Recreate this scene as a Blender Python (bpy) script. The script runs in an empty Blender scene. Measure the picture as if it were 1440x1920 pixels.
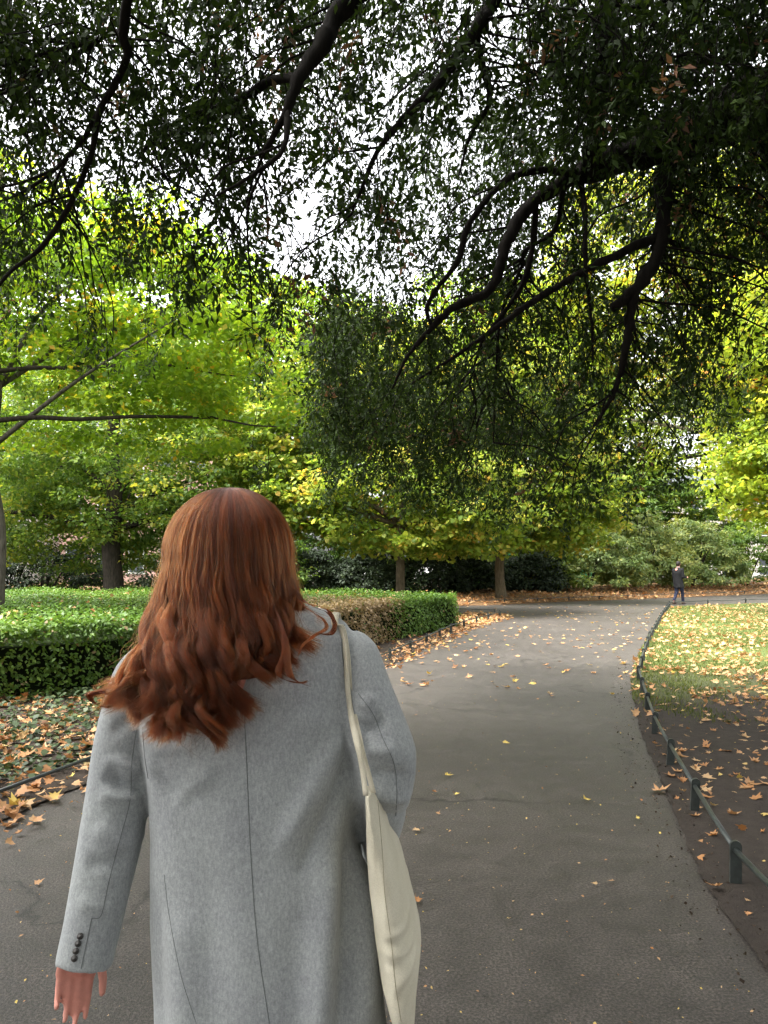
import bpy, math, random
import numpy as np
from mathutils import Vector, Matrix
from mathutils.bvhtree import BVHTree

random.seed(7)
rng = np.random.default_rng(11)
sc = bpy.context.scene
COL = sc.collection
PI = math.pi

# ------------------------------------------------------------------ camera, sky, sun, exposure
CAM_H = 1.55
F = 1423.0                     # focal length in photograph pixels (1440 x 1920)
HOR = 1060.0                   # horizon row
cam_d = bpy.data.cameras.new('camera')
cam = bpy.data.objects.new('camera', cam_d)
COL.objects.link(cam)
cam.location = (0, 0, CAM_H)
cam.rotation_euler = (math.radians(90), 0, 0)
cam_d.sensor_fit = 'VERTICAL'
cam_d.angle_y = 2 * math.atan(960 / F)
cam_d.shift_y = (HOR - 960) / 1920
cam_d.clip_start = 0.05
cam_d.clip_end = 2000
sc.camera = cam

SUN_EL, SUN_AZ = 60, 100        # azimuth measured from +Y towards -X
world = bpy.data.worlds.new('World')
sc.world = world
world.use_nodes = True
nt = world.node_tree
bg = nt.nodes['Background']
sky = nt.nodes.new('ShaderNodeTexSky')
sky.sky_type = 'NISHITA'
sky.sun_disc = False
sky.sun_elevation = math.radians(SUN_EL)
sky.sun_rotation = math.radians(-SUN_AZ)
sky.air_density = 1.0
sky.dust_density = 6.0
sky.ozone_density = 0.6
hs = nt.nodes.new('ShaderNodeHueSaturation')
hs.inputs['Saturation'].default_value = 0.12      # overcast: nearly white
nt.links.new(sky.outputs[0], hs.inputs['Color'])
nt.links.new(hs.outputs[0], bg.inputs['Color'])
bg.inputs['Strength'].default_value = 0.15
sun_d = bpy.data.lights.new('sun', 'SUN')
sun_d.energy = 1.5
sun_d.angle = math.radians(22)
sun_d.color = (1.0, 0.96, 0.9)
sun = bpy.data.objects.new('sun', sun_d)
COL.objects.link(sun)
sdir = Vector((-math.sin(math.radians(SUN_AZ)) * math.cos(math.radians(SUN_EL)),
               math.cos(math.radians(SUN_AZ)) * math.cos(math.radians(SUN_EL)), math.sin(math.radians(SUN_EL))))
sun.rotation_euler = sdir.to_track_quat('Z', 'Y').to_euler()
sun.location = (0, 0, 40)
sc.view_settings.view_transform = 'Standard'
sc.view_settings.look = 'None'
sc.view_settings.exposure = 2.7
sc.view_settings.gamma = 1.0
sc.view_settings.use_curve_mapping = False
sc.render.engine = 'CYCLES'
sc.cycles.use_denoising = True
sc.cycles.max_bounces = 7
sc.cycles.diffuse_bounces = 4
sc.cycles.glossy_bounces = 2
sc.cycles.transmission_bounces = 5
sc.cycles.transparent_max_bounces = 4

def W(px, py, d):
    """A point at distance d along +Y from a row and column of the photograph."""
    return Vector(((px - 720) / F * d, d, CAM_H - (py - HOR) / F * d))

# ------------------------------------------------------------------ helpers
def tag(o, label=None, cat=None, group=None, kind=None):
    if label: o['label'] = label
    if cat: o['category'] = cat
    if group: o['group'] = group
    if kind: o['kind'] = kind
    return o

def thing(name, label, cat, loc=(0, 0, 0), group=None):
    o = bpy.data.objects.new(name, None)
    o.empty_display_size = 0.1
    o.location = loc
    COL.objects.link(o)
    return tag(o, label, cat, group)

def link(name, me, mat=None, parent=None, smooth=False):
    o = bpy.data.objects.new(name, me)
    COL.objects.link(o)
    if mat is not None and not me.materials:
        me.materials.append(mat)
    if smooth:
        me.polygons.foreach_set('use_smooth', np.ones(len(me.polygons), bool))
    if parent is not None:
        o.parent = parent
        o.matrix_parent_inverse = Matrix.Translation(-Vector(parent.location))
        # parents here are never rotated, so a plain offset keeps world coordinates
    return o

def mesh_np(name, co, faces_flat, counts, rnd=None):
    """Mesh from flat numpy arrays; counts = vertices per face."""
    me = bpy.data.meshes.new(name)
    co = np.ascontiguousarray(co, dtype=np.float32).reshape(-1, 3)
    ff = np.ascontiguousarray(faces_flat, dtype=np.int32).ravel()
    counts = np.asarray(counts, dtype=np.int32)
    me.vertices.add(len(co)); me.vertices.foreach_set('co', co.ravel())
    me.loops.add(len(ff)); me.loops.foreach_set('vertex_index', ff)
    me.polygons.add(len(counts))
    st = np.zeros(len(counts), np.int32); st[1:] = np.cumsum(counts)[:-1]
    me.polygons.foreach_set('loop_start', st)
    me.update(calc_edges=True)
    if rnd is not None:
        a = me.attributes.new('rnd', 'FLOAT', 'FACE')
        a.data.foreach_set('value', np.asarray(rnd, dtype=np.float32))
    return me

class MB:
    """Collects verts and faces."""
    def __init__(s): s.v = []; s.f = []
    def add(s, vs, fs):
        n = len(s.v); s.v += [tuple(v) for v in vs]; s.f += [tuple(i + n for i in f) for f in fs]
    def box(s, lo, hi):
        x0, y0, z0 = lo; x1, y1, z1 = hi
        s.add([(x0,y0,z0),(x1,y0,z0),(x1,y1,z0),(x0,y1,z0),(x0,y0,z1),(x1,y0,z1),(x1,y1,z1),(x0,y1,z1)],
              [(0,3,2,1),(4,5,6,7),(0,1,5,4),(1,2,6,5),(2,3,7,6),(3,0,4,7)])
    def tube(s, pts, rad, n=8, cap=True, ref=None, squash=None):
        pts = [Vector(p) for p in pts]
        m = len(pts)
        if not hasattr(rad, '__len__'): rad = [rad] * m
        rings = []; up = Vector(ref) if ref else None
        for i, p in enumerate(pts):
            t = (pts[min(i + 1, m - 1)] - pts[max(i - 1, 0)])
            t = t.normalized() if t.length > 1e-9 else Vector((0, 0, 1))
            if up is None: up = t.orthogonal()
            a = (up - t * up.dot(t))
            a = a.normalized() if a.length > 1e-6 else t.orthogonal().normalized()
            b = t.cross(a); up = a
            q = squash[i] if squash else 1
            rings.append([p + (a * math.cos(2*PI*k/n) + b * q * math.sin(2*PI*k/n)) * rad[i] for k in range(n)])
        vs = [v for r in rings for v in r]; fs = []
        for i in range(m - 1):
            for k in range(n):
                k2 = (k + 1) % n
                fs.append((i*n+k, i*n+k2, (i+1)*n+k2, (i+1)*n+k))
        if cap:
            fs.append(tuple(range(n - 1, -1, -1))); fs.append(tuple((m-1)*n+k for k in range(n)))
        s.add(vs, fs)
    def loft(s, rings, cap=True):
        n = len(rings[0]); vs = [v for r in rings for v in r]; fs = []
        for i in range(len(rings) - 1):
            for k in range(n):
                k2 = (k + 1) % n
                fs.append((i*n+k, i*n+k2, (i+1)*n+k2, (i+1)*n+k))
        if cap:
            fs.append(tuple(range(n - 1, -1, -1))); fs.append(tuple((len(rings)-1)*n+k for k in range(n)))
        s.add(vs, fs)
    def capsule(s, a, b, ra, rb, n=14):
        a = Vector(a); b = Vector(b); d = b - a
        t = d.normalized() if d.length > 1e-6 else Vector((0, 0, 1))
        pts = []; rad = []
        for k in range(5):
            th = PI/2 * k/5
            pts.append(a - t * ra * math.cos(th)); rad.append(max(ra * math.sin(th), ra * .05))
        pts += [a, b]; rad += [ra, rb]
        for k in range(1, 6):
            th = PI/2 * k/5
            pts.append(b + t * rb * math.sin(th)); rad.append(max(rb * math.cos(th), rb * .05))
        s.tube(pts, rad, n)
    def ellipsoid(s, c, r, n=20, m=12):
        c = Vector(c); rings = []
        for i in range(m + 1):
            ph = PI * min(max(i / m, .02), .98)
            rings.append([c + Vector((r[0]*math.sin(ph)*math.cos(2*PI*k/n), r[1]*math.sin(ph)*math.sin(2*PI*k/n), -r[2]*math.cos(ph))) for k in range(n)])
        s.loft(rings)
    def mesh(s, name):
        me = bpy.data.meshes.new(name)
        me.from_pydata(s.v, [], s.f); me.update()
        return me
    def build(s, name, mat, parent=None, smooth=False):
        return link(name, s.mesh(name), mat, parent, smooth)

def remesh(mb, name, voxel, smooth_it=4, smooth_f=.5):
    me = mb.mesh('tmp'); o = bpy.data.objects.new('tmp', me); COL.objects.link(o)
    r = o.modifiers.new('r', 'REMESH'); r.mode = 'VOXEL'; r.voxel_size = voxel; r.use_smooth_shade = True
    if smooth_it:
        s = o.modifiers.new('s', 'SMOOTH'); s.iterations = smooth_it; s.factor = smooth_f
    dg = bpy.context.evaluated_depsgraph_get()
    out = bpy.data.meshes.new_from_object(o.evaluated_get(dg))
    out.name = name; out.materials.clear()
    bpy.data.objects.remove(o); bpy.data.meshes.remove(me)
    out.polygons.foreach_set('use_smooth', np.ones(len(out.polygons), bool))
    return out

def catmull(pts, n=6):
    pts = [Vector(p) for p in pts]; out = []
    P = [pts[0]*2 - pts[1]] + pts + [pts[-1]*2 - pts[-2]]
    for i in range(1, len(P) - 2):
        for k in range(n):
            t = k / n; a, b, c, d = P[i-1], P[i], P[i+1], P[i+2]
            out.append(.5*((2*b) + (c-a)*t + (2*a-5*b+4*c-d)*t*t + (3*b-a-3*c+d)*t**3))
    out.append(pts[-1]); return out

def lerp_list(vals, n):
    xs = np.linspace(0, len(vals)-1, n)
    return list(np.interp(xs, range(len(vals)), vals))

# ------------------------------------------------------------------ materials
def new_mat(name):
    m = bpy.data.materials.new(name); m.use_nodes = True
    nt = m.node_tree; b = nt.nodes['Principled BSDF']
    return m, nt, b

def N(nt, t, **kw):
    n = nt.nodes.new(t)
    for k, v in kw.items(): setattr(n, k, v)
    return n

def ramp(nt, stops, interp='LINEAR'):
    r = N(nt, 'ShaderNodeValToRGB'); e = r.color_ramp; e.interpolation = interp
    while len(e.elements) < len(stops): e.elements.new(0.5)
    for el, (p, c) in zip(e.elements, stops):
        el.position = p; el.color = (*c, 1) if len(c) == 3 else c
    return r

def mat_plain(name, col, rough=.7, spec=.3, noise=0.0, scale=20, bump=0, bscale=60):
    m, nt, b = new_mat(name)
    b.inputs['Roughness'].default_value = rough
    b.inputs['Specular IOR Level'].default_value = spec
    if noise:
        tc = N(nt, 'ShaderNodeTexCoord'); nz = N(nt, 'ShaderNodeTexNoise')
        nz.inputs['Scale'].default_value = scale; nz.inputs['Detail'].default_value = 6
        nt.links.new(tc.outputs['Object'], nz.inputs['Vector'])
        r = ramp(nt, [(.3, tuple(c*(1-noise) for c in col)), (.7, tuple(min(1, c*(1+noise)) for c in col))])
        nt.links.new(nz.outputs['Fac'], r.inputs[0]); nt.links.new(r.outputs[0], b.inputs['Base Color'])
    else:
        b.inputs['Base Color'].default_value = (*col, 1)
    if bump:
        tc = N(nt, 'ShaderNodeTexCoord'); nz = N(nt, 'ShaderNodeTexNoise')
        nz.inputs['Scale'].default_value = bscale; nz.inputs['Detail'].default_value = 5
        nt.links.new(tc.outputs['Object'], nz.inputs['Vector'])
        bp = N(nt, 'ShaderNodeBump'); bp.inputs['Strength'].default_value = bump; bp.inputs['Distance'].default_value = .01
        nt.links.new(nz.outputs['Fac'], bp.inputs['Height']); nt.links.new(bp.outputs[0], b.inputs['Normal'])
    return m

def mat_leaf(name, stops, trans=.4, rough=.45, spec=.4, tint=(1.25, 1.2, .7)):
    m, nt, b = new_mat(name)
    at = N(nt, 'ShaderNodeAttribute', attribute_name='rnd')
    r = ramp(nt, stops); nt.links.new(at.outputs['Fac'], r.inputs[0])
    nt.links.new(r.outputs[0], b.inputs['Base Color'])
    b.inputs['Roughness'].default_value = rough; b.inputs['Specular IOR Level'].default_value = spec
    tr = N(nt, 'ShaderNodeBsdfTranslucent')
    mx = N(nt, 'ShaderNodeMix', data_type='RGBA', blend_type='MULTIPLY')
    mx.inputs[0].default_value = 1; nt.links.new(r.outputs[0], mx.inputs[6]); mx.inputs[7].default_value = (*tint, 1)
    nt.links.new(mx.outputs[2], tr.inputs['Color'])
    ms = N(nt, 'ShaderNodeMixShader'); ms.inputs[0].default_value = trans
    nt.links.new(b.outputs[0], ms.inputs[1]); nt.links.new(tr.outputs[0], ms.inputs[2])
    nt.links.new(ms.outputs[0], nt.nodes['Material Output'].inputs['Surface'])
    return m

def mat_bark(name, c1, c2, scale=6, stretch=.25):
    m, nt, b = new_mat(name)
    tc = N(nt, 'ShaderNodeTexCoord'); mp = N(nt, 'ShaderNodeMapping'); mp.inputs['Scale'].default_value = (1, 1, stretch)
    nz = N(nt, 'ShaderNodeTexNoise'); nz.inputs['Scale'].default_value = scale*3; nz.inputs['Detail'].default_value = 8; nz.inputs['Roughness'].default_value = .65
    nt.links.new(tc.outputs['Object'], mp.inputs[0]); nt.links.new(mp.outputs[0], nz.inputs['Vector'])
    r = ramp(nt, [(.32, c1), (.68, c2)]); nt.links.new(nz.outputs['Fac'], r.inputs[0]); nt.links.new(r.outputs[0], b.inputs['Base Color'])
    bp = N(nt, 'ShaderNodeBump'); bp.inputs['Strength'].default_value = .7; bp.inputs['Distance'].default_value = .02
    nt.links.new(nz.outputs['Fac'], bp.inputs['Height']); nt.links.new(bp.outputs[0], b.inputs['Normal'])
    b.inputs['Roughness'].default_value = .9; b.inputs['Specular IOR Level'].default_value = .06
    return m

M = {}
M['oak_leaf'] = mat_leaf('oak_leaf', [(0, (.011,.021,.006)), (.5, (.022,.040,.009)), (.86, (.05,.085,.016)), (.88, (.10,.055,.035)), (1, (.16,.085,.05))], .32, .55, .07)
M['maple_leaf'] = mat_leaf('maple_leaf', [(0, (.10,.19,.02)), (.45, (.18,.31,.025)), (.8, (.30,.40,.03)), (.93, (.46,.42,.03)), (1, (.5,.3,.03))], .55, .5, .3)
M['green_leaf'] = mat_leaf('green_leaf', [(0, (.045,.095,.02)), (.5, (.10,.18,.03)), (.85, (.19,.27,.04)), (1, (.36,.35,.05))], .52, .5, .35)
M['lime_leaf'] = mat_leaf('lime_leaf', [(0, (.09,.16,.025)), (.45, (.19,.28,.035)), (.75, (.34,.38,.06)), (.9, (.55,.50,.11)), (1, (.58,.38,.07))], .55, .5, .3)
M['plane_leaf'] = mat_leaf('plane_leaf', [(0, (.14,.22,.03)), (.5, (.27,.36,.04)), (.8, (.42,.42,.05)), (.94, (.56,.46,.07)), (1, (.55,.22,.04))], .55, .5, .3)
M['shrub_leaf'] = mat_leaf('shrub_leaf', [(0, (.06,.11,.035)), (.5, (.13,.20,.06)), (.85, (.22,.29,.09)), (1, (.34,.36,.10))], .3, .42, .45)
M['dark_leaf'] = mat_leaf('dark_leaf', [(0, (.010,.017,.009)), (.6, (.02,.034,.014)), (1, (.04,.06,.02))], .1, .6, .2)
M['hedge_leaf'] = mat_leaf('hedge_leaf', [(0, (.045,.095,.015)), (.5, (.085,.165,.022)), (.85, (.14,.22,.035)), (.9, (.20,.14,.07)), (1, (.30,.22,.12))], .3, .45, .25)
M['ivy_leaf'] = mat_leaf('ivy_leaf', [(0, (.018,.032,.012)), (.6, (.035,.058,.02)), (1, (.07,.09,.035))], .12, .5, .2)
M['litter'] = mat_leaf('litter', [(0, (.12,.06,.03)), (.3, (.32,.145,.05)), (.6, (.42,.235,.11)), (.82, (.50,.34,.18)), (1, (.56,.42,.10))], .18, .6, .25, (1.2, 1, .7))
M['grass'] = mat_leaf('grass', [(0, (.045,.07,.015)), (.6, (.09,.12,.024)), (1, (.16,.16,.045))], .3, .6, .2)
M['crumb'] = mat_leaf('crumb', [(0, (.02,.015,.011)), (1, (.16,.11,.07))], 0, .9, .1)
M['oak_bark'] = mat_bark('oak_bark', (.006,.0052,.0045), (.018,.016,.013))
M['grey_bark'] = mat_bark('grey_bark', (.05,.045,.035), (.15,.135,.11))
M['brown_bark'] = mat_bark('brown_bark', (.06,.048,.03), (.15,.12,.08))
M['dark_bark'] = mat_bark('dark_bark', (.02,.018,.014), (.06,.05,.04))
M['plane_bark'] = mat_bark('plane_bark', (.12,.10,.06), (.32,.28,.2), 3, .6)
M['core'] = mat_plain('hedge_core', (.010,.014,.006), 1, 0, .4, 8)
M['rail_paint'] = mat_plain('rail_paint', (.030,.036,.033), .42, .4, .35, 30, .2, 80)

# ------------------------------------------------------------------ ground and paths
def poly_sheet(outline, z, res=None, zfun=None, inner=None):
    """Filled polygon sheet from outline points using bmesh triangulation."""
    import bmesh
    bm = bmesh.new()
    vs = [bm.verts.new((p[0], p[1], z)) for p in outline]
    f = bm.faces.new(vs)
    bmesh.ops.triangulate(bm, faces=[f])
    me = bpy.data.meshes.new('sheet'); bm.to_mesh(me); bm.free()
    return me

def smooth2d(pts, n=5):
    return [(p.x, p.y) for p in catmull([(a, b, 0) for a, b in pts], n)]

def jag(pts, amp, step=.12):
    """Resample a polyline and roughen it a little sideways."""
    out = []
    for (a, b) in zip(pts[:-1], pts[1:]):
        L = math.hypot(b[0]-a[0], b[1]-a[1]); n = max(1, min(60, int(L/step)))
        nx, ny = -(b[1]-a[1])/max(L, 1e-6), (b[0]-a[0])/max(L, 1e-6)
        for k in range(n):
            t = k/n; o = random.uniform(-amp, amp)
            out.append((a[0]+(b[0]-a[0])*t+nx*o, a[1]+(b[1]-a[1])*t+ny*o))
    out.append(pts[-1]); return out

LEFT_EDGE = smooth2d([(-2.7,-10), (-2.7,-4), (-2.65,0), (-2.5,3), (-2.3,4.6), (-2.05,5.5), (-1.2,8.2), (-.05,11.3), (.8,14.2), (1.75,17.6), (2.8,20.4), (3.7,22.6)])
LEFT_BACK = smooth2d([(3.9,23.2), (3.6,23.9), (2.4,24.5), (-5,26.3), (-14,27.5), (-40,29)])
RIGHT_EDGE = smooth2d([(1.25,-10), (1.28,-4), (1.3,0), (1.40,2), (1.53,3.5), (1.78,4.6), (2.05,5.7), (2.28,6.64), (2.54,7.6), (3.35,10.3), (4.28,12.8), (5.1,14.9), (6.1,17.4), (8.2,22.6), (10.2,27.4)])
RIGHT_BACK = smooth2d([(10.6,28.2), (11.2,28.7), (13,29.7), (16.5,31.5), (40,42)])
FAR_EDGE = smooth2d([(-45,32), (-14,30), (-5,29.2), (2.8,28.9), (7.7,32.2), (13,35.6), (21,41), (45,55)])

def noise_chain(nt, scale, detail=6, rough=.6, coord=None):
    nz = N(nt, 'ShaderNodeTexNoise'); nz.inputs['Scale'].default_value = scale
    nz.inputs['Detail'].default_value = detail; nz.inputs['Roughness'].default_value = rough
    nt.links.new(coord, nz.inputs['Vector']); return nz

def mat_asphalt():
    m, nt, b = new_mat('asphalt')
    geo = N(nt, 'ShaderNodeNewGeometry'); P = geo.outputs['Position']
    big = noise_chain(nt, .55, 5, .6, P); mid = noise_chain(nt, 5, 8, .75, P); fine = noise_chain(nt, 90, 4, .75, P)
    r1 = ramp(nt, [(.3, (.034,.0295,.0265)), (.7, (.054,.048,.0435))]); nt.links.new(big.outputs['Fac'], r1.inputs[0])
    r2 = ramp(nt, [(.3, (.62,.62,.62)), (.7, (1.35,1.32,1.28))]); nt.links.new(mid.outputs['Fac'], r2.inputs[0])
    mx = N(nt, 'ShaderNodeMix', data_type='RGBA', blend_type='MULTIPLY'); mx.inputs[0].default_value = 1
    nt.links.new(r1.outputs[0], mx.inputs[6]); nt.links.new(r2.outputs[0], mx.inputs[7])
    r3 = ramp(nt, [(.36, (.38,.38,.38)), (.5, (1,1,1)), (.62, (2.2,2.15,2.1))]); nt.links.new(fine.outputs['Fac'], r3.inputs[0])
    mx2 = N(nt, 'ShaderNodeMix', data_type='RGBA', blend_type='MULTIPLY'); mx2.inputs[0].default_value = 1
    nt.links.new(mx.outputs[2], mx2.inputs[6]); nt.links.new(r3.outputs[0], mx2.inputs[7])
    # fine cracks
    wv = noise_chain(nt, 1.4, 4, .6, P)
    vadd = N(nt, 'ShaderNodeVectorMath', operation='ADD'); vs = N(nt, 'ShaderNodeVectorMath', operation='SCALE'); vs.inputs['Scale'].default_value = .9
    nt.links.new(wv.outputs['Color'], vs.inputs[0]); nt.links.new(P, vadd.inputs[0]); nt.links.new(vs.outputs[0], vadd.inputs[1])
    vo = N(nt, 'ShaderNodeTexVoronoi', feature='DISTANCE_TO_EDGE'); vo.inputs['Scale'].default_value = .33
    nt.links.new(vadd.outputs[0], vo.inputs['Vector'])
    cr = ramp(nt, [(0, (.3,.3,.3)), (.009, (1,1,1))]); nt.links.new(vo.outputs['Distance'], cr.inputs[0])
    gate = noise_chain(nt, .35, 2, .5, P); gr = ramp(nt, [(.42, (0,0,0)), (.5, (1,1,1))]); nt.links.new(gate.outputs['Fac'], gr.inputs[0])
    mx3 = N(nt, 'ShaderNodeMix', data_type='RGBA', blend_type='MULTIPLY')
    nt.links.new(gr.outputs[0], mx3.inputs[0]); nt.links.new(mx2.outputs[2], mx3.inputs[6]); nt.links.new(cr.outputs[0], mx3.inputs[7])
    nt.links.new(mx3.outputs[2], b.inputs['Base Color'])
    rr = ramp(nt, [(.3, (.46,.46,.46)), (.7, (.66,.66,.66))]); nt.links.new(mid.outputs['Fac'], rr.inputs[0]); nt.links.new(rr.outputs[0], b.inputs['Roughness'])
    b.inputs['Specular IOR Level'].default_value = .35
    bp = N(nt, 'ShaderNodeBump'); bp.inputs['Strength'].default_value = .6; bp.inputs['Distance'].default_value = .008
    nt.links.new(fine.outputs['Fac'], bp.inputs['Height']); nt.links.new(bp.outputs[0], b.inputs['Normal'])
    return m

def mat_soil(name, c1, c2, grass=None):
    m, nt, b = new_mat(name)
    geo = N(nt, 'ShaderNodeNewGeometry'); P = geo.outputs['Position']
    mid = noise_chain(nt, 9, 8, .7, P); fine = noise_chain(nt, 70, 4, .7, P)
    r1 = ramp(nt, [(.3, c1), (.7, c2)]); nt.links.new(mid.outputs['Fac'], r1.inputs[0]); out = r1.outputs[0]
    if grass:   # turf grows from about ten metres out, bare soil under the tree
        sx = N(nt, 'ShaderNodeSeparateXYZ'); nt.links.new(P, sx.inputs[0])
        nz = noise_chain(nt, .8, 5, .6, P)
        ma = N(nt, 'ShaderNodeMath', operation='MULTIPLY_ADD'); nt.links.new(nz.outputs['Fac'], ma.inputs[0]); ma.inputs[1].default_value = 9.0
        nt.links.new(sx.outputs['Y'], ma.inputs[2])
        mr = N(nt, 'ShaderNodeMapRange'); nt.links.new(ma.outputs[0], mr.inputs[0]); mr.inputs[1].default_value = 13.2; mr.inputs[2].default_value = 16.2
        rg = ramp(nt, [(.3, grass[0]), (.7, grass[1])]); nt.links.new(mid.outputs['Fac'], rg.inputs[0])
        mx = N(nt, 'ShaderNodeMix', data_type='RGBA'); nt.links.new(mr.outputs[0], mx.inputs[0])
        nt.links.new(out, mx.inputs[6]); nt.links.new(rg.outputs[0], mx.inputs[7]); out = mx.outputs[2]
    nt.links.new(out, b.inputs['Base Color'])
    b.inputs['Roughness'].default_value = .9; b.inputs['Specular IOR Level'].default_value = .25
    bp = N(nt, 'ShaderNodeBump'); bp.inputs['Strength'].default_value = .8; bp.inputs['Distance'].default_value = .02
    ad = N(nt, 'ShaderNodeMath', operation='ADD'); nt.links.new(mid.outputs['Fac'], ad.inputs[0]); nt.links.new(fine.outputs['Fac'], ad.inputs[1])
    nt.links.new(ad.outputs[0], bp.inputs['Height']); nt.links.new(bp.outputs[0], b.inputs['Normal'])
    return m

M['asphalt'] = mat_asphalt()
M['soil'] = mat_soil('soil', (.018,.013,.009), (.045,.032,.022))
M['lawn'] = mat_soil('lawn', (.022,.017,.013), (.045,.035,.028), ((.05,.07,.015), (.09,.112,.026)))
M['litter_soil'] = mat_soil('litter_soil', (.06,.038,.02), (.22,.12,.05))
M['street'] = mat_soil('street', (.18,.175,.17), (.24,.235,.23))

g = MB(); g.add([(-600,-600,-.03), (600,-600,-.03), (600,900,-.03), (-600,900,-.03)], [(0,1,2,3)])
tag(g.build('ground', M['street']), kind='structure')
g = MB(); g.add([(-45,-12,0), (50,-12,0), (50,56,0), (-45,56,0)], [(0,1,2,3)])
tag(g.build('path', M['asphalt']), kind='structure')

def raised_sheet(name, outline, z, mat):
    """A bed or lawn a little above the path with a bevelled lip."""
    n = len(outline)
    me = poly_sheet(outline, z)
    o = link(name, me, mat)
    tag(o, kind='structure')
    return o

left_outline = jag(LEFT_EDGE + LEFT_BACK, .012, .06) + [(-40,-10)]
right_outline = jag(RIGHT_EDGE + RIGHT_BACK, .012, .06) + [(48,42), (48,-10)]
raised_sheet('planting_bed', left_outline, .012, M['soil'])
raised_sheet('lawn', right_outline, .012, M['lawn'])

# far bank: rises behind the crossing path
def bank_z(t):   # t metres behind the path edge
    return .02 + .5 * (1 - math.exp(-max(t, 0) / 4.0))
bk = MB()
offs = [0, .3, .8, 1.5, 2.5, 4, 6, 9, 14]
fe = jag(FAR_EDGE, .05, 1.2)
rows = []
for o_ in offs:
    rows.append([(x, y + o_*1.15, (bank_z(o_) if o_ > 0 else .006) + (random.uniform(-.03, .03) if o_ > .5 else 0)) for x, y in fe])
n = len(fe); bk.add([v for r in rows for v in r], [(i*n+k, i*n+k+1, (i+1)*n+k+1, (i+1)*n+k) for i in range(len(offs)-1) for k in range(n-1)])
tag(bk.build('bank', M['litter_soil'], smooth=True), kind='structure')

fex = np.array([p[0] for p in FAR_EDGE]); fey = np.array([p[1] for p in FAR_EDGE])
def far_y(x): return np.interp(x, fex, fey)

def inside(poly, x, y):
    px = np.array([p[0] for p in poly]); py = np.array([p[1] for p in poly])
    qx = np.roll(px, -1); qy = np.roll(py, -1); c = np.zeros(len(x), bool)
    for a, b, e, f in zip(px, py, qx, qy):
        cond = (b > y) != (f > y)
        if f != b: c ^= cond & (x < (e - a) * (y - b) / (f - b) + a)
    return c

# ------------------------------------------------------------------ leaf clouds
DIAMOND = (np.array([(0,0,0), (.45,.5,.06), (1,0,-.08), (.45,-.5,.06)]), [(0,1,2,3)])
OVAL = (np.array([(0,0,0), (.22,.40,.05), (.62,.46,.05), (1,0,-.1), (.62,-.46,.05), (.22,-.40,.05)]), [(0,1,2,3,4,5)])
BLADE = (np.array([(0,.5,0), (0,-.5,0), (1,0,.12)]), [(0,1,2)])
def lobed(curl, seed):
    r = random.Random(seed); vs = [(.32, 0, 0)]; k = 15
    R = [.34, .52, .40, .86, .46, .62, .50, 1.0, .50, .62, .46, .86, .40, .52, .34]
    for i in range(k):
        a = PI + (i + .5 - k/2 + k/2) * 2*PI/k + r.uniform(-.08, .08); q = R[i] * .62 * r.uniform(.85, 1.1)
        x = .32 - q*math.cos(a - PI)*-1 * -1; y = q*math.sin(a - PI)
        x = .32 + q*math.cos(a); y = q*math.sin(a)
        z = curl*((x-.4)**2 + (abs(y))**2*1.4) + r.uniform(-.04, .08)*curl*2
        vs.append((x, y, z))
    fs = [(0, 1 + i, 1 + (i + 1) % k) for i in range(k)]
    return np.array(vs), fs
LOBED = [lobed(c, s) for s, c in enumerate([.15, .45, .7, -.35, .3])]

def unit(a):
    return a / np.maximum(np.linalg.norm(a, axis=-1, keepdims=True), 1e-9)

def leaf_arrays(tmpl, c, d, nrm, L, wr):
    T, F_ = tmpl
    d = unit(d); s = unit(np.cross(nrm, d)); nn = np.cross(d, s)
    L = np.asarray(L)[:, None, None]
    co = c[:, None, :] + d[:, None, :]*T[None, :, 0:1]*L + s[:, None, :]*T[None, :, 1:2]*L*wr + nn[:, None, :]*T[None, :, 2:3]*L
    return co

def leaf_mesh(name, tmpl, c, d, nrm, L, wr, rnd):
    T, F_ = tmpl
    co = leaf_arrays(tmpl, c, d, nrm, L, wr); n = len(c); k = len(T)
    base = (np.arange(n)*k)[:, None]
    ff = np.array([i for f in F_ for i in f]); cnt = [len(f) for f in F_]
    return mesh_np(name, co, base + ff[None, :], np.tile(cnt, n), np.repeat(rnd, len(F_)))

def visible_size(c, L):
    """Rough apparent size for leaves inside the view, 0 outside."""
    y = np.maximum(c[:, 1], .1); px = 720 + c[:, 0]/y*F; py = HOR - (c[:, 2]-CAM_H)/y*F
    return np.where((c[:, 1] > .3) & (px > 0) & (px < 1440) & (py > 0) & (py < 1920), L/y, 0)

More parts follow.
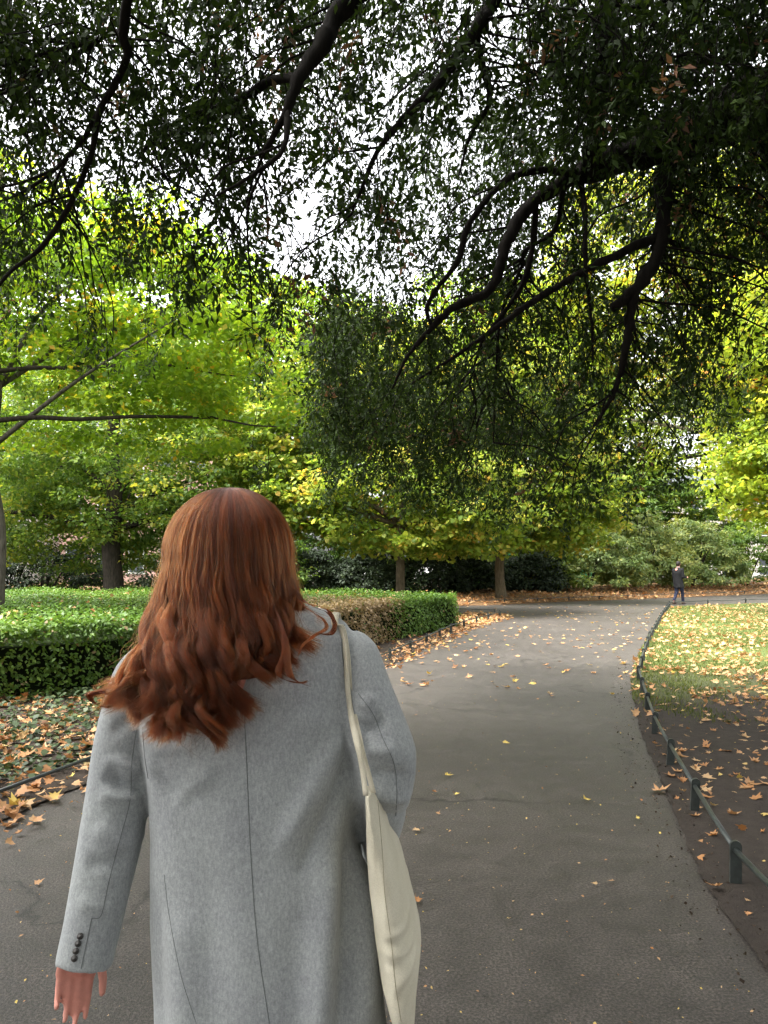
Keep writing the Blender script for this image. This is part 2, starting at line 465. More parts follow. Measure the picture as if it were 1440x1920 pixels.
def foliage(part_name, leaf_name, tmpl, c, d, nrm, L, wr, rnd, mat, parent, singles=0):
    """One joined foliage part, with the leaves that show largest as leaves of their own."""
    if singles:
        order = np.argsort(-visible_size(c, L))[:singles]
        T, F_ = tmpl; protos = {}
        for i in order:
            key = round(float(rnd[i])*8)
            if key not in protos:
                me = bpy.data.meshes.new(leaf_name); me.from_pydata([(a, b*wr, e) for a, b, e in T], [], F_)
                at = me.attributes.new('rnd', 'FLOAT', 'FACE'); at.data.foreach_set('value', [key/8]*len(F_)); me.materials.append(mat); protos[key] = me
            D = Vector(d[i]).normalized(); S = Vector(nrm[i]).cross(D).normalized(); Nn = D.cross(S)
            o = bpy.data.objects.new(leaf_name, protos[key]); COL.objects.link(o); o.parent = parent
            loc = Vector(c[i]) - Vector(parent.location); s = float(L[i])
            o.matrix_local = Matrix(((D.x*s, S.x*s, Nn.x*s, loc.x), (D.y*s, S.y*s, Nn.y*s, loc.y), (D.z*s, S.z*s, Nn.z*s, loc.z), (0,0,0,1)))
        keep = np.ones(len(c), bool); keep[order] = False
        c, d, nrm, L, rnd = c[keep], d[keep], nrm[keep], L[keep], rnd[keep]
    o = link(part_name, leaf_mesh(part_name, tmpl, c, d, nrm, L, wr, rnd), mat, parent)
    o['kind'] = 'stuff'
    return o

def rvec(n): return unit(rng.normal(size=(n, 3)))

# ------------------------------------------------------------------ background buildings (seen through gaps)
def mat_brick():
    m, nt, b = new_mat('pink_brick')
    tc = N(nt, 'ShaderNodeTexCoord'); mp = N(nt, 'ShaderNodeMapping'); mp.inputs['Rotation'].default_value = (PI/2, 0, 0)
    br = N(nt, 'ShaderNodeTexBrick'); br.inputs['Scale'].default_value = 4
    br.inputs['Color1'].default_value = (.42,.22,.17,1); br.inputs['Color2'].default_value = (.50,.30,.24,1); br.inputs['Mortar'].default_value = (.5,.42,.36,1)
    nt.links.new(tc.outputs['Object'], mp.inputs[0]); nt.links.new(mp.outputs[0], br.inputs['Vector']); nt.links.new(br.outputs['Color'], b.inputs['Base Color'])
    b.inputs['Roughness'].default_value = .85; return m
M['brick'] = mat_brick()
M['render'] = mat_plain('white_render', (.72,.70,.66), .8, .2, .06, 2)
M['stone_trim'] = mat_plain('stone_trim', (.55,.52,.47), .8, .2, .08, 4)
M['glass'] = mat_plain('window_glass', (.05,.06,.07), .08, .6)
M['slate'] = mat_plain('slate', (.07,.075,.085), .6, .3, .2, 6)
M['green_panel'] = mat_plain('green_panel', (.02,.30,.17), .5, .4, .1, 2)
M['steel'] = mat_plain('galvanised', (.35,.36,.36), .4, .4)

def building(name, label, x0, x1, y, h, storeys, bays, wall_mat):
    t = thing(name, label, 'building', ((x0+x1)/2, y, 0))
    m = MB(); m.box((x0, y, -.02), (x1, y+10, h)); m.build('wall', wall_mat, t)
    m = MB(); m.add([(x0-.2,y-.3,h+.004),(x1+.2,y-.3,h+.004),(x1+.2,y+10.3,h+.004),(x0-.2,y+10.3,h+.004),(x0-.2,y+5,h+2.6),(x1+.2,y+5,h+2.6)],
                    [(0,1,5,4),(2,3,4,5),(0,4,3),(1,2,5),(3,2,1,0)]); rf = m.build('roof', M['slate'], t)
    m = MB(); m.box((x0+1,y+4.4,h+1.8),(x0+2.2,y+5.6,h+4)); m.build('chimney', wall_mat, t)
    fm = pm = sm = None
    sh = h/storeys; bw = (x1-x0)/bays
    for s in range(storeys):
        for b_ in range(bays):
            cx = x0 + bw*(b_+.5); z0 = s*sh + sh*.28; z1 = s*sh + sh*.82
            f = MB(); f.box((cx-.6,y-.05,z0),(cx-.5,y+.02,z1)); f.box((cx+.5,y-.05,z0),(cx+.6,y+.02,z1))
            f.box((cx-.5,y-.05,z1-.1),(cx+.5,y+.02,z1)); f.box((cx-.5,y-.05,(z0+z1)/2-.03),(cx+.5,y+.02,(z0+z1)/2+.03))
            w_ = f.build('window', M['render'], t)
            f = MB(); f.box((cx-.497,y-.02,z0),(cx+.497,y+.01,z1-.1)); q = f.build('pane', M['glass'], w_)
            q.parent = w_; q.matrix_parent_inverse = Matrix.Identity(4); q.matrix_basis = Matrix.Identity(4)
            f = MB(); f.box((cx-.75,y-.15,z0-.12),(cx+.75,y+.02,z0-.003)); q = f.build('sill', M['stone_trim'], w_)
            q.parent = w_; q.matrix_parent_inverse = Matrix.Identity(4); q.matrix_basis = Matrix.Identity(4)
    return t
building('brick_building', 'pinkish brick terrace glimpsed through the leaves behind the red-haired woman', -24, -8, 56, 11, 3, 7, M['brick'])
building('white_building', 'white rendered house glimpsed between leaves at the far left', -44, -26, 54, 9, 3, 6, M['render'])
building('pale_building', 'pale stone house glimpsed beyond the shrubs behind the walking man', 16, 44, 66, 8, 3, 9, M['stone_trim'])

hb = thing('hoarding', 'bright green site hoarding panels glimpsed through the dark hedge gaps', 'hoarding', (8, 45.5, .3))
for k in range(4):
    m = MB(); m.box((4+k*2.44, 45.5, .2), (4+k*2.44+2.38, 45.54, 2.9)); m.build('panel', M['green_panel'], hb)
    m = MB(); m.box((4+k*2.44-.05, 45.44, .2), (4+k*2.44+.02, 45.495, 2.95)); m.build('post', M['steel'], hb)

# ------------------------------------------------------------------ generic trees
def wobble(a, b, n, amp):
    a = Vector(a); b = Vector(b); out = []
    for i in range(n + 1):
        t = i/n; p = a.lerp(b, t)
        if 0 < i < n: p += Vector((random.uniform(-1,1), random.uniform(-1,1), random.uniform(-.6,.6))) * amp
        out.append(p)
    return out

def clump_leaves(centers, per, rad, flat, size, up=1.0):
    """Leaves spread in flattened sprays round each clump centre."""
    n = len(centers)*per
    c0 = np.repeat(centers, per, 0); sc_ = np.repeat(rng.uniform(.6, 1.25, len(centers)), per)[:, None]
    off = rvec(n) * (rng.uniform(0, 1, (n, 1))**.45) * rad * sc_
    off[:, 2] *= flat
    off[:, 2] -= .18*(off[:, 0]**2 + off[:, 1]**2)/max(rad, .1)
    c = c0 + off
    d = unit(off*np.array([1,1,.2]) + rvec(n)*.5*rad + np.array([0,0,-.25*rad]))
    nrm = unit(rvec(n)*.75 + np.array([0,0,up]))
    L = size*rng.uniform(.6, 1.25, n)
    cr = np.repeat(rng.normal(0, .13, len(centers)), per)
    return c, d, nrm, L, cr

def ell_points(ells, n, shell=.5):
    w = np.array([e[3]*e[4]*e[5] for e in ells])**.67; w = w/w.sum(); out = []
    for e, k in zip(ells, rng.multinomial(n, w)):
        u = rvec(k); r = rng.uniform(0, 1, (k, 1))**(1/3*shell + .08)
        p = np.array(e[:3]) + u*r*np.array(e[3:6])
        out.append(p)
    return np.concatenate(out)

def tree(name, label, base, h_trunk, r0, ells, nclump, per, rad, flat, size, leaf_mat, bark, tmpl=DIAMOND, wr=.6, bias=.5, spread=.22, lean=(0,0), nlimb=14, zmin=1.6, group=None, cat='tree', singles=0):
    t = thing(name, label, cat, base, group)
    b = Vector(base); top = b + Vector((lean[0], lean[1], h_trunk))
    pts = wobble(b - Vector((0,0,.1)), top, 8, .10)
    m = MB(); m.tube(catmull(pts, 3), [r0*1.5, r0*1.15] + lerp_list([r0, r0*.35], 23), 12)
    m.build('trunk', bark, t, True)
    cen = ell_points(ells, nclump); cen = cen[cen[:, 2] > zmin]
    for i in range(nlimb):
        tgt = Vector(cen[random.randrange(len(cen))])
        k = min(max((tgt.z - 1.0 - b.z)/h_trunk*.8, .3), .95)
        st = b.lerp(top, k); mid = st.lerp(tgt, .45) + Vector((0, 0, random.uniform(0, .6)))
        L = (tgt-st).length; r = min(r0*.45, .018*L + .015)
        m = MB(); m.tube(catmull([st, mid, tgt], 5), lerp_list([r, r*.6, r*.15], 11), 6)
        m.build('branch', bark, t, True)
    c, d, nrm, L, cr = clump_leaves(cen, per, rad, flat, size)
    rnd = np.clip(bias + cr + rng.normal(0, spread*.7, len(c)), 0, 1)
    ok = c[:, 2] > zmin*.75
    foliage('crown', 'leaf', tmpl, c[ok], d[ok], nrm[ok], L[ok], wr, rnd[ok], leaf_mat, t, singles)
    return t

BGRP = 'trees behind the hedge and path'
# grey trunk at the left edge with bright maple sprays
t1 = tree('maple_tree', 'bright green maple with a smooth grey trunk at the left edge, behind the hedge', (-7.14,14,0), 9.5, .115,
     [(-6.2,14.5,6.3,4.2,3.2,2.6), (-3.6,15.2,6.0,2.4,2.6,2.2), (-8.5,14.5,7.2,4,3,2.2), (-5.0,16,7.0,2.6,2.5,1.4)], 560, 95, .62, .3, .125, M['maple_leaf'], M['grey_bark'], DIAMOND, .75, .55, .22, zmin=2.7, group=BGRP, nlimb=7)
for pts_px, r in (([(-40,700),(60,690),(140,690),(260,683),(330,686)], .045), ([(330,686),(400,700),(470,708)], .02), ([(-40,792),(60,783),(150,786),(260,781),(400,783)], .05), ([(400,783),(470,797),(520,800)], .022)):
    p = [W(a, b, 13.4 + .002*a) for a, b in pts_px]
    m = MB(); m.tube(catmull(p, 4), lerp_list([r, r*.55], 4*(len(p)-1)+1), 7); m.build('branch', M['dark_bark'], t1, True)
tree('dark_trunk_tree', 'broad green tree with a thick dark trunk showing beside the woman\'s hair', (-8.9,25,0), 9, .33,
     [(-8.5,25,5.8,4.6,3,3.6), (-12.5,25.5,5.2,3.4,3,3.4), (-5,26,4.6,3.4,2.4,3.0), (-10,26.5,3.0,5,2,1.8)], 820, 85, .75, .4, .15, M['green_leaf'], M['dark_bark'], DIAMOND, .7, .62, .25, zmin=1.5, group=BGRP)
tree('lime_tree', 'lime tree with a slim brown trunk rising just behind the clipped hedge', (.53,25,0), 9.5, .155,
     [(.6,24.2,3.7,4.2,2.6,1.9), (-.4,25.2,7.2,3.6,2.6,2.6), (-2.6,24.6,3.9,1.8,1.8,1.5), (2.6,24.8,3.2,2.2,1.8,1.4), (-3.5,25.5,5.6,2.6,2,2.2)], 620, 80, .7, .3, .15, M['lime_leaf'], M['brown_bark'], OVAL, .95, .5, .28, zmin=1.75, group=BGRP)
tree('lime_tree', 'lime tree with a straight brown trunk at the edge of the leaf-covered bank', (4.95,31.9,.1), 11, .20,
     [(4.9,31.4,4.6,4.4,2.6,2.6), (7.6,31.4,4.4,2.6,2,2.4), (4.6,32,8.6,4,3,3), (1.0,33,4.6,3.2,2,2.4)], 600, 80, .85, .33, .18, M['lime_leaf'], M['brown_bark'], OVAL, .95, .52, .28, zmin=2.1, group=BGRP)
tree('plane_tree', 'yellow-green plane tree reaching in from the right edge behind the lawn', (16.4,24,0), 9, .3,
     [(14.0,24,6.8,3.6,3,3.4), (13.0,24,4.4,2.4,2.2,1.7), (16,24,9.0,4,3,3), (12.2,25,8.6,2.4,2.4,2.4)], 620, 80, .8, .4, .17, M['plane_leaf'], M['plane_bark'], DIAMOND, .95, .5, .25, zmin=2.4, group=BGRP)
tree('maple_tree', 'tall yellow-green tree in the middle distance behind the two lime trees', (.5,38,.4), 14, .28,
     [(0,38,10,5.5,3,4.6), (-6.5,37,9.4,4.5,3,4.4), (7,39,10,5,3,4.6), (-12,38,10,4.5,3,4.5), (-4,39,12.2,6,3,3.6), (5,40,13,6,3,4)], 1150, 80, 1.05, .42, .22, M['maple_leaf'], M['brown_bark'], DIAMOND, .8, .6, .25, zmin=3, group=BGRP)
tree('tall_tree', 'tall yellow-green tree behind the man walking on the crossing path', (15,51,.5), 15, .3,
     [(12,51,9,7,3,6.5), (21,51,10,7,3,7), (30,51,9,6,3,6)], 850, 80, 1.15, .45, .24, M['plane_leaf'], M['dark_bark'], DIAMOND, .8, .45, .28, zmin=2.5, group=BGRP)
tree('tall_tree', 'tallest yellow-green tree, its crown showing through the dark oak leaves at upper right', (23.0,37.0,.4), 19, .36,
     [(13.5,38.5,15.5,5.6,3,6.5), (20,38.5,16.5,5.6,3,7.5), (9.0,39.5,13,4,2.6,4.5), (25,38.5,17,5,3,7)], 950, 80, 1.25, .42, .25, M['plane_leaf'], M['plane_bark'], DIAMOND, .85, .55, .25, zmin=6.5, lean=(-4,1.5), group=BGRP)
tree('tall_tree', 'tall green tree rising behind the grey trunk at the far left', (-17,32,.4), 12, .3,
     [(-16,32,7.5,5.5,3,5), (-22,33,6.5,5,3,5)], 700, 80, 1.0, .45, .2, M['green_leaf'], M['dark_bark'], DIAMOND, .75, .55, .25, zmin=1.8, group=BGRP)

# ------------------------------------------------------------------ shrubs on the bank
def shrub(label, x, y, rx, ry, h, z0, mat, nclump, per, size, bias=.5, name='shrub', tmpl=DIAMOND, wr=.5, group='shrubs on the far bank', skirt=.0):
    t = thing(name, label, 'shrub', (x, y, z0), group)
    for k in range(5):
        a = random.uniform(0, 2*PI); q = Vector((x, y, z0))
        m = MB(); m.tube(catmull([q + Vector((.1*math.cos(a), .1*math.sin(a), -.1)), q + Vector((rx*.3*math.cos(a), ry*.3*math.sin(a), h*.45)), q + Vector((rx*.6*math.cos(a), ry*.5*math.sin(a), h*.8))], 4), lerp_list([.05,.03,.012], 9), 6)
        m.build('stem', M['dark_bark'], t, True)
    u = rvec(nclump); u[:, 2] = np.abs(u[:, 2])*1.05 - .12
    r = rng.uniform(.55, 1, (nclump, 1))**.6
    cen = np.array([x, y, z0]) + u*r*np.array([rx, ry, h*.95])
    cen = cen[cen[:, 2] > z0 + skirt + .1]
    c, d, nrm, L, cr = clump_leaves(cen, per, .42, .5, size, .8)
    out = unit((c - np.array([x, y, z0 + h*.3]))*np.array([1/rx, 1/ry, 1/h]))
    nrm = unit(nrm + out*.7)
    rnd = np.clip(bias + cr + rng.normal(0, .16, len(c)), 0, 1)
    ok = c[:, 2] > z0 + skirt*.8 + .02
    foliage('foliage', 'leaf', tmpl, c[ok], d[ok], nrm[ok], L[ok], wr, rnd[ok], mat, t)
    return t
shrub('broad laurel-like shrub with pale green leaves at the end of the path, beside the man', 10.2, 38.2, 3.2, 2.0, 4.3, .4, M['shrub_leaf'], 240, 90, .19, .72, skirt=.1)
shrub('rounded pale green shrub directly behind the walking man', 13.8, 41, 3.3, 2.2, 4.6, .4, M['shrub_leaf'], 240, 90, .19, .85, skirt=.1)
shrub('pale green shrub beyond the man, towards the right edge', 17.6, 43.5, 3.4, 2.2, 4.6, .4, M['shrub_leaf'], 240, 90, .19, .78, skirt=.1)
shrub('dark green shrub at the right edge of the far bank', 21.6, 45.4, 3.4, 2, 4.4, .4, M['green_leaf'], 200, 80, .18, .5, skirt=.1)
shrub('tall loose yellow-green shrub between the second lime tree and the pale shrubs', 8.0, 37.6, 1.9, 1.6, 4.4, .4, M['lime_leaf'], 220, 70, .16, .45, skirt=.1)
shrub('deep green shrub massed above the pale shrubs, under the tall tree', 17, 48, 6.5, 1.6, 8.6, .4, M['green_leaf'], 460, 80, .22, .4, skirt=1.2)
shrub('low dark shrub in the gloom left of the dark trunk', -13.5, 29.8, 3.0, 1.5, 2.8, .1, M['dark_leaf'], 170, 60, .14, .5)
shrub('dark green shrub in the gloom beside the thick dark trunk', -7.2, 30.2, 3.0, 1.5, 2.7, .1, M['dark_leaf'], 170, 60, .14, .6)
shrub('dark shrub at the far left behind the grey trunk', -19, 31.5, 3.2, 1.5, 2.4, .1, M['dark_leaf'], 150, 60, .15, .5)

shrub('mid green shrub before the brick terrace, right of the dark trunk', -5.4, 32.5, 2.6, 1.6, 4.2, .1, M['green_leaf'], 200, 70, .16, .4)
shrub('mid green shrub before the brick terrace, left of the dark trunk', -11.4, 32.8, 2.8, 1.6, 3.9, .1, M['green_leaf'], 200, 70, .16, .35)
shrub('loose green shrub in front of the white house at the far left', -16.5, 33.5, 2.8, 1.6, 3.4, .1, M['green_leaf'], 170, 70, .16, .4)
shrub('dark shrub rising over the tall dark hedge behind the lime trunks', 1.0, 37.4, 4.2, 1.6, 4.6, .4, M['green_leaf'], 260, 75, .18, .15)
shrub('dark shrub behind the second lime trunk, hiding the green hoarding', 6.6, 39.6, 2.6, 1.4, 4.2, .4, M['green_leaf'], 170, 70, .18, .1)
# dark clipped hedge at the back
def hedge_mass(name, label, outline_front, depth, h, z0, mat, dens, size, core_in=.12, bias=.4, tmpl=DIAMOND, brown=None, group=None, topdens=None, back=None, singles=0):
    """A clipped hedge: front polyline, depth away from the camera side; leaves over an inner twiggy body."""
    t = thing(name, label, 'hedge', (outline_front[0][0], outline_front[0][1], z0), group)
    fp = [Vector((x, y, 0)) for x, y in outline_front]
    bp_ = [Vector((x, y, 0)) for x, y in back]
    n = len(fp)
    # inner body, set in from the leaf surface
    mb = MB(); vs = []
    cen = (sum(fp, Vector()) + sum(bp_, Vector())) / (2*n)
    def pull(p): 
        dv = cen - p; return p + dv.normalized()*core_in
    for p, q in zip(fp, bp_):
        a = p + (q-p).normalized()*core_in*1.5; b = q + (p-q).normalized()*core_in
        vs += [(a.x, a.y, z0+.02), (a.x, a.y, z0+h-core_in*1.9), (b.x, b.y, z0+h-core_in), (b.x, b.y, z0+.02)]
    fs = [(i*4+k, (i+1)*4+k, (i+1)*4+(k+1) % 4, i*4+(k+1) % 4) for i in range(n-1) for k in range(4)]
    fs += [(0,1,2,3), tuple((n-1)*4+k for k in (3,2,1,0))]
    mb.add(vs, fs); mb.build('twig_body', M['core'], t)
    C = []; Nn = []
    def quad(a, b, c_, d_, nrm, cnt):
        u = rng.uniform(0, 1, (cnt, 1)); v = rng.uniform(0, 1, (cnt, 1))
        a, b, c_, d_ = [np.array(q) for q in (a, b, c_, d_)]
        p = (a*(1-u) + b*u)*(1-v) + (d_*(1-u) + c_*u)*v
        C.append(p); Nn.append(np.tile(np.array(nrm), (cnt, 1)))
    for i in range(n-1):
        a, b = fp[i], fp[i+1]; e = b - a; nv = Vector((e.y, -e.x, 0)).normalized()
        L = e.length
        quad((a.x,a.y,z0+.03), (b.x,b.y,z0+.03), (b.x,b.y,z0+h), (a.x,a.y,z0+h), nv, int(L*h*dens))
        iv = -nv*.10
        quad((a.x,a.y,z0+h-.12), (b.x,b.y,z0+h-.12), (b.x+iv.x,b.y+iv.y,z0+h-.01), (a.x+iv.x,a.y+iv.y,z0+h-.01), (nv + Vector((0,0,.9))).normalized(), int(L*.3*dens*1.6))
        ex = iv*2.2; quad((a.x,a.y,z0+h-.02), (b.x,b.y,z0+h-.02), (b.x+ex.x*2,b.y+ex.y*2,z0+h), (a.x+ex.x*2,a.y+ex.y*2,z0+h), (0,0,1), int(L*.45*dens*1.7))
        q, r = bp_[i], bp_[i+1]
        ar = ((b-a).cross(q-a)).length*.5 + ((r-b).cross(q-r)).length*.5
        quad((a.x,a.y,z0+h), (b.x,b.y,z0+h), (r.x,r.y,z0+h), (q.x,q.y,z0+h), (0,0,1), int(ar*(topdens or dens)))
    for (a, b, sg) in ((fp[-1], bp_[-1], 1), (fp[0], bp_[0], -1)):
        e = b - a; nv = Vector((e.y, -e.x, 0)).normalized()*sg
        quad((a.x,a.y,z0+.03), (b.x,b.y,z0+.03), (b.x,b.y,z0+h), (a.x,a.y,z0+h), nv, int(e.length*h*dens))
    c = np.concatenate(C); nn = np.concatenate(Nn); k = len(c)
    bumps = .035*np.sin(c[:, 0]*2.3 + c[:, 1]*1.1) + .03*np.sin(c[:, 1]*3.1 - c[:, 0]*1.7 + c[:, 2]*5)
    c = c + nn*(bumps + rng.normal(0, .035, k))[:, None] - nn*np.abs(rng.normal(0, .04, k))[:, None]
    nrm = unit(nn*.8 + rvec(k)*.7 + np.array([0,0,.35])); d = unit(np.cross(nrm, rvec(k)) + np.array([0,0,-.2]) + nn*.35)
    rnd = np.clip(bias + rng.normal(0, .17, k) + .15*np.sin(c[:, 0]*1.3 + c[:, 1]*.9), 0, .84)
    if brown is not None:
        w = brown(c); rnd = np.where(rng.uniform(0, 1, k) < w, rng.uniform(.9, 1, k), rnd)
    foliage('foliage', 'leaf', tmpl, c, d, nrm, size*rng.uniform(.6, 1.2, k), .55, rnd, mat, t, singles)
    return t
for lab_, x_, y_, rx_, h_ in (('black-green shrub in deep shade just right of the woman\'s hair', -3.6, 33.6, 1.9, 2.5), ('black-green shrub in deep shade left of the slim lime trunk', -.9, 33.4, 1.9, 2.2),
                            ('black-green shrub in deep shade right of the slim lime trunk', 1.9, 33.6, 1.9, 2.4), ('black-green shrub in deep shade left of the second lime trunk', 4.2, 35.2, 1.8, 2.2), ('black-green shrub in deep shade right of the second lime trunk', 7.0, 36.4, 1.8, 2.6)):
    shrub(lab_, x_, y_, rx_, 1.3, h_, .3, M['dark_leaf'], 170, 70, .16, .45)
shrub('green shrub filling the gap beyond the deep shade beside the woman\'s hair', -2.4, 37, 2.8, 1.4, 4.6, .4, M['green_leaf'], 230, 75, .18, .35)

def brownness(c):
    # dead patch on the shoulder of the hedge, where it bends
    dx = np.hypot((c[:, 0] + .75)/1.25, (c[:, 1] - 14.2)/2.6)
    return .93*np.clip(2.0*(1.25 - dx), 0, 1) + .02
hf = smooth2d([(-9.5,7.0), (-6.2,7.7), (-4.2,8.5), (-2.6,10.0), (-1.2,12.2), (-.25,14.4), (.7,16.6), (1.65,18.3)], 3)
hbk = smooth2d([(-11.5,22.4), (-9.5,22.6), (-7.4,22.8), (-5.4,22.9), (-3.4,22.6), (-1.4,21.6), (.3,20.6), (1.85,19.5)], 3)
hedge_mass('clipped_hedge', 'broad low clipped green hedge with a brown patch, beside the path', hf, 0, .84, 0, M['hedge_leaf'], 900, .066, back=hbk, bias=.45, brown=brownness, topdens=260, singles=200)

# ------------------------------------------------------------------ overhanging evergreen oak
OAK = Vector((5.4, 8.8, 0))
oak = thing('evergreen_oak', 'dark evergreen oak spreading overhead, its limbs hanging down over the path', 'tree', OAK)
m = MB(); m.tube(catmull([OAK + Vector((0,0,-.1)), OAK + Vector((.05,0,1.2)), OAK + Vector((-.1,-.1,2.6)), OAK + Vector((-.2,-.2,4.2)), OAK + Vector((-.3,-.4,5.6)), OAK + Vector((-.2,-.8,7.5))], 4), lerp_list([.62,.46,.42,.40,.34,.2], 21), 16)
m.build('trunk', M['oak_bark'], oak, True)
main = []   # (points, radii)
def limb(pts, r0, r1, n=6, name='limb'):
    p = catmull(pts, n); r = lerp_list([r0, (r0*.6+r1*.4), r1], len(p))
    r = [q*random.uniform(.86, 1.16) for q in r]
    p = [q + Vector((random.uniform(-1,1), random.uniform(-1,1), random.uniform(-1,1)))*min(.016, r[i]*.22) if 0 < i < len(p)-1 else q for i, q in enumerate(p)]
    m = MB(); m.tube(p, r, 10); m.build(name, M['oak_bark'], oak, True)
    main.append((p, r)); return p
limb([OAK + Vector((-.2,-.2,4.6)), W(1440,195,7.5), W(1345,235,7.1), W(1275,252,6.9), W(1190,285,6.7), W(1090,325,6.5)], .27, .10)
limb([W(1090,325,6.5), W(1005,375,6.4), W(958,435,6.35), W(940,490,6.3), W(918,545,6.3), W(855,574,6.3), W(812,612,6.35), W(765,668,6.5), W(735,730,6.6)], .062, .009)
limb([W(1262,258,6.9), W(1246,330,6.7), W(1243,420,6.6), W(1232,480,6.55), W(1190,545,6.5), W(1148,577,6.5)], .075, .045)
limb([W(1190,545,6.5), W(1182,592,6.5), W(1176,640,6.5), W(1163,700,6.55), W(1148,745,6.6), W(1112,800,6.7)], .05, .010)
limb([W(1240,440,6.6), W(1150,480,6.5), W(1075,520,6.4), W(985,575,6.4), W(930,615,6.5), W(850,670,6.7), W(770,720,7)], .04, .010)
limb([W(1090,325,6.5), W(1000,320,6.2), W(940,345,6.1), W(880,420,6.05), W(858,490,6.1), W(820,540,6.2), W(800,580,6.3), W(810,612,6.35)], .03, .014)
limb([W(1005,375,6.4), W(1000,450,6.6), W(985,520,6.7), W(950,580,6.8), W(905,640,6.9), W(880,720,7.1)], .03, .010)
limb([W(1090,325,6.5), W(1097,420,6.4), W(1098,500,6.4), W(1108,590,6.5), W(1112,680,6.6)], .026, .008)
limb([W(1060,335,6.4), W(1040,430,6.8), W(985,470,6.9), W(978,500,7), W(940,590,7.1), W(930,700,7.3), W(925,830,7.6)], .024, .007)
limb([OAK + Vector((-.3,-.4,5.5)), Vector((3.6,6.2,7.8)), Vector((1.5,5.2,6.9)), W(680,-20,5), W(605,85,4.9), W(560,148,4.8), W(535,215,4.8), W(492,288,4.85)], .09, .014)
limb([W(560,148,4.8), W(515,150,5), W(440,190,5.3), W(330,230,5.6), W(260,290,6)], .032, .009)
limb([W(540,205,4.8), W(530,280,4.7), W(470,330,4.7), W(400,370,4.8)], .02, .006)
limb([Vector((1.5,5.2,6.9)), W(940,-30,5.3), W(890,60,5.2), W(805,175,5.2), W(745,235,5.25), W(700,300,5.4), W(660,400,5.7)], .055, .008)
limb([W(890,60,5.2), W(905,130,5.4), W(918,190,5.5), W(880,260,5.7), W(860,330,6)], .03, .007)
limb([Vector((3.6,6.2,7.8)), W(1170,-40,5.8), W(1140,100,5.9), W(1120,220,6.1), W(1095,325,6.5)], .10, .06)
limb([OAK + Vector((-.2,-.8,7)), Vector((3,3.5,8.3)), Vector((0,2.8,7.6)), W(250,-60,4.6), W(240,100,4.9), W(190,200,5.2), W(140,280,5.5), W(60,350,5.9), W(-30,390,6.3)], .038, .007)
limb([W(240,100,4.9), W(215,60,5.2), W(120,120,5.6), W(20,200,6)], .025, .008)
limb([W(190,200,5.2), W(160,320,5.3), W(90,450,5.5), W(10,520,5.8), W(-40,600,6)], .025, .008)
limb([Vector((3,3.5,8.3)), Vector((1,-1,8)), Vector((-2,-4,7))], .1, .03)
limb([OAK + Vector((-.2,-.8,7)), Vector((5,3,8.5)), Vector((3.5,-2,8))], .12, .03)

# leaf cover of the canopy by region (columns and rows of 120 pixels, from the top of the view)
COV = np.array([
 [.88,.84,.84,.80,.76,.78,.72,.64,.93,.96,.96,.96],
 [.76,.72,.84,.80,.74,.74,.68,.62,.93,.96,.96,.96],
 [.70,.68,.78,.78,.72,.72,.68,.68,.90,.92,.95,.94],
 [.56,.44,.42,.44,.62,.74,.70,.70,.84,.78,.90,.86],
 [.36,.30,.28,.26,.42,.66,.70,.68,.72,.68,.78,.64],
 [.10,.04,.03,.03,.18,.84,.84,.78,.72,.58,.60,.42],
 [.0,.0,.0,.0,.10,.82,.86,.82,.72,.54,.46,.10],
 [.0,.0,.0,.0,.04,.44,.56,.48,.38,.26,.12,.0]])
DN = np.array([4.9,4.9,5.0,5.2,5.6,6.5,6.9,6.9]); DF = np.array([7.4,7.4,7.6,8.0,8.5,9.8,10.8,10.8])
LEAF = .062; LPT = 22
starts = []
for r_ in range(-1, 8):
    for c_ in range(-2, 14):
        cov = COV[max(r_, 0), min(max(c_, 0), 11)]
        if cov <= 0: continue
        dn, df = DN[max(r_, 0)], DF[max(r_, 0)]
        if r_ >= 5 and 5 <= c_ <= 7: dn, df = 8.0, 11.5
        if 2 <= r_ <= 5 and c_ >= 6: dn, df = 6.45, 9.0
        dm = (dn + df)/2; lp = LEAF*.85/dm*F; area = .32*lp*lp*.62
        ntw = -math.log(1 - min(cov, .97))*120*120/area/LPT
        kc = rng.poisson(ntw*(2.0 if r_ >= 5 else 1.38 if c_ < 8 else 1.12)/7)                      # sprays of about seven twigs
        px = (c_ + rng.uniform(0, 1, kc))*120; py = (r_ + rng.uniform(0, 1, kc))*120 - 30; dd = rng.uniform(dn, df, kc)
        cc_ = np.stack([(px-720)/F*dd, dd, CAM_H - (py-HOR)/F*dd], 1)
        cc_ = np.repeat(cc_, 7, 0); starts.append(cc_ + rng.normal(0, 1, cc_.shape)*np.array([.13, .13, .17]))
starts = np.concatenate(starts)
# clumpiness: drop and gather
wob = np.sin(starts[:, 0]*3.1 + starts[:, 2]*2.3)*np.sin(starts[:, 1]*2.7 + starts[:, 2]*3.7 + 1.3) + .5*np.sin(starts[:, 0]*7 - starts[:, 2]*5)
starts = starts[rng.uniform(0, 1, len(starts)) < np.clip(1.0 + .4*wob, .45, 1.0)]
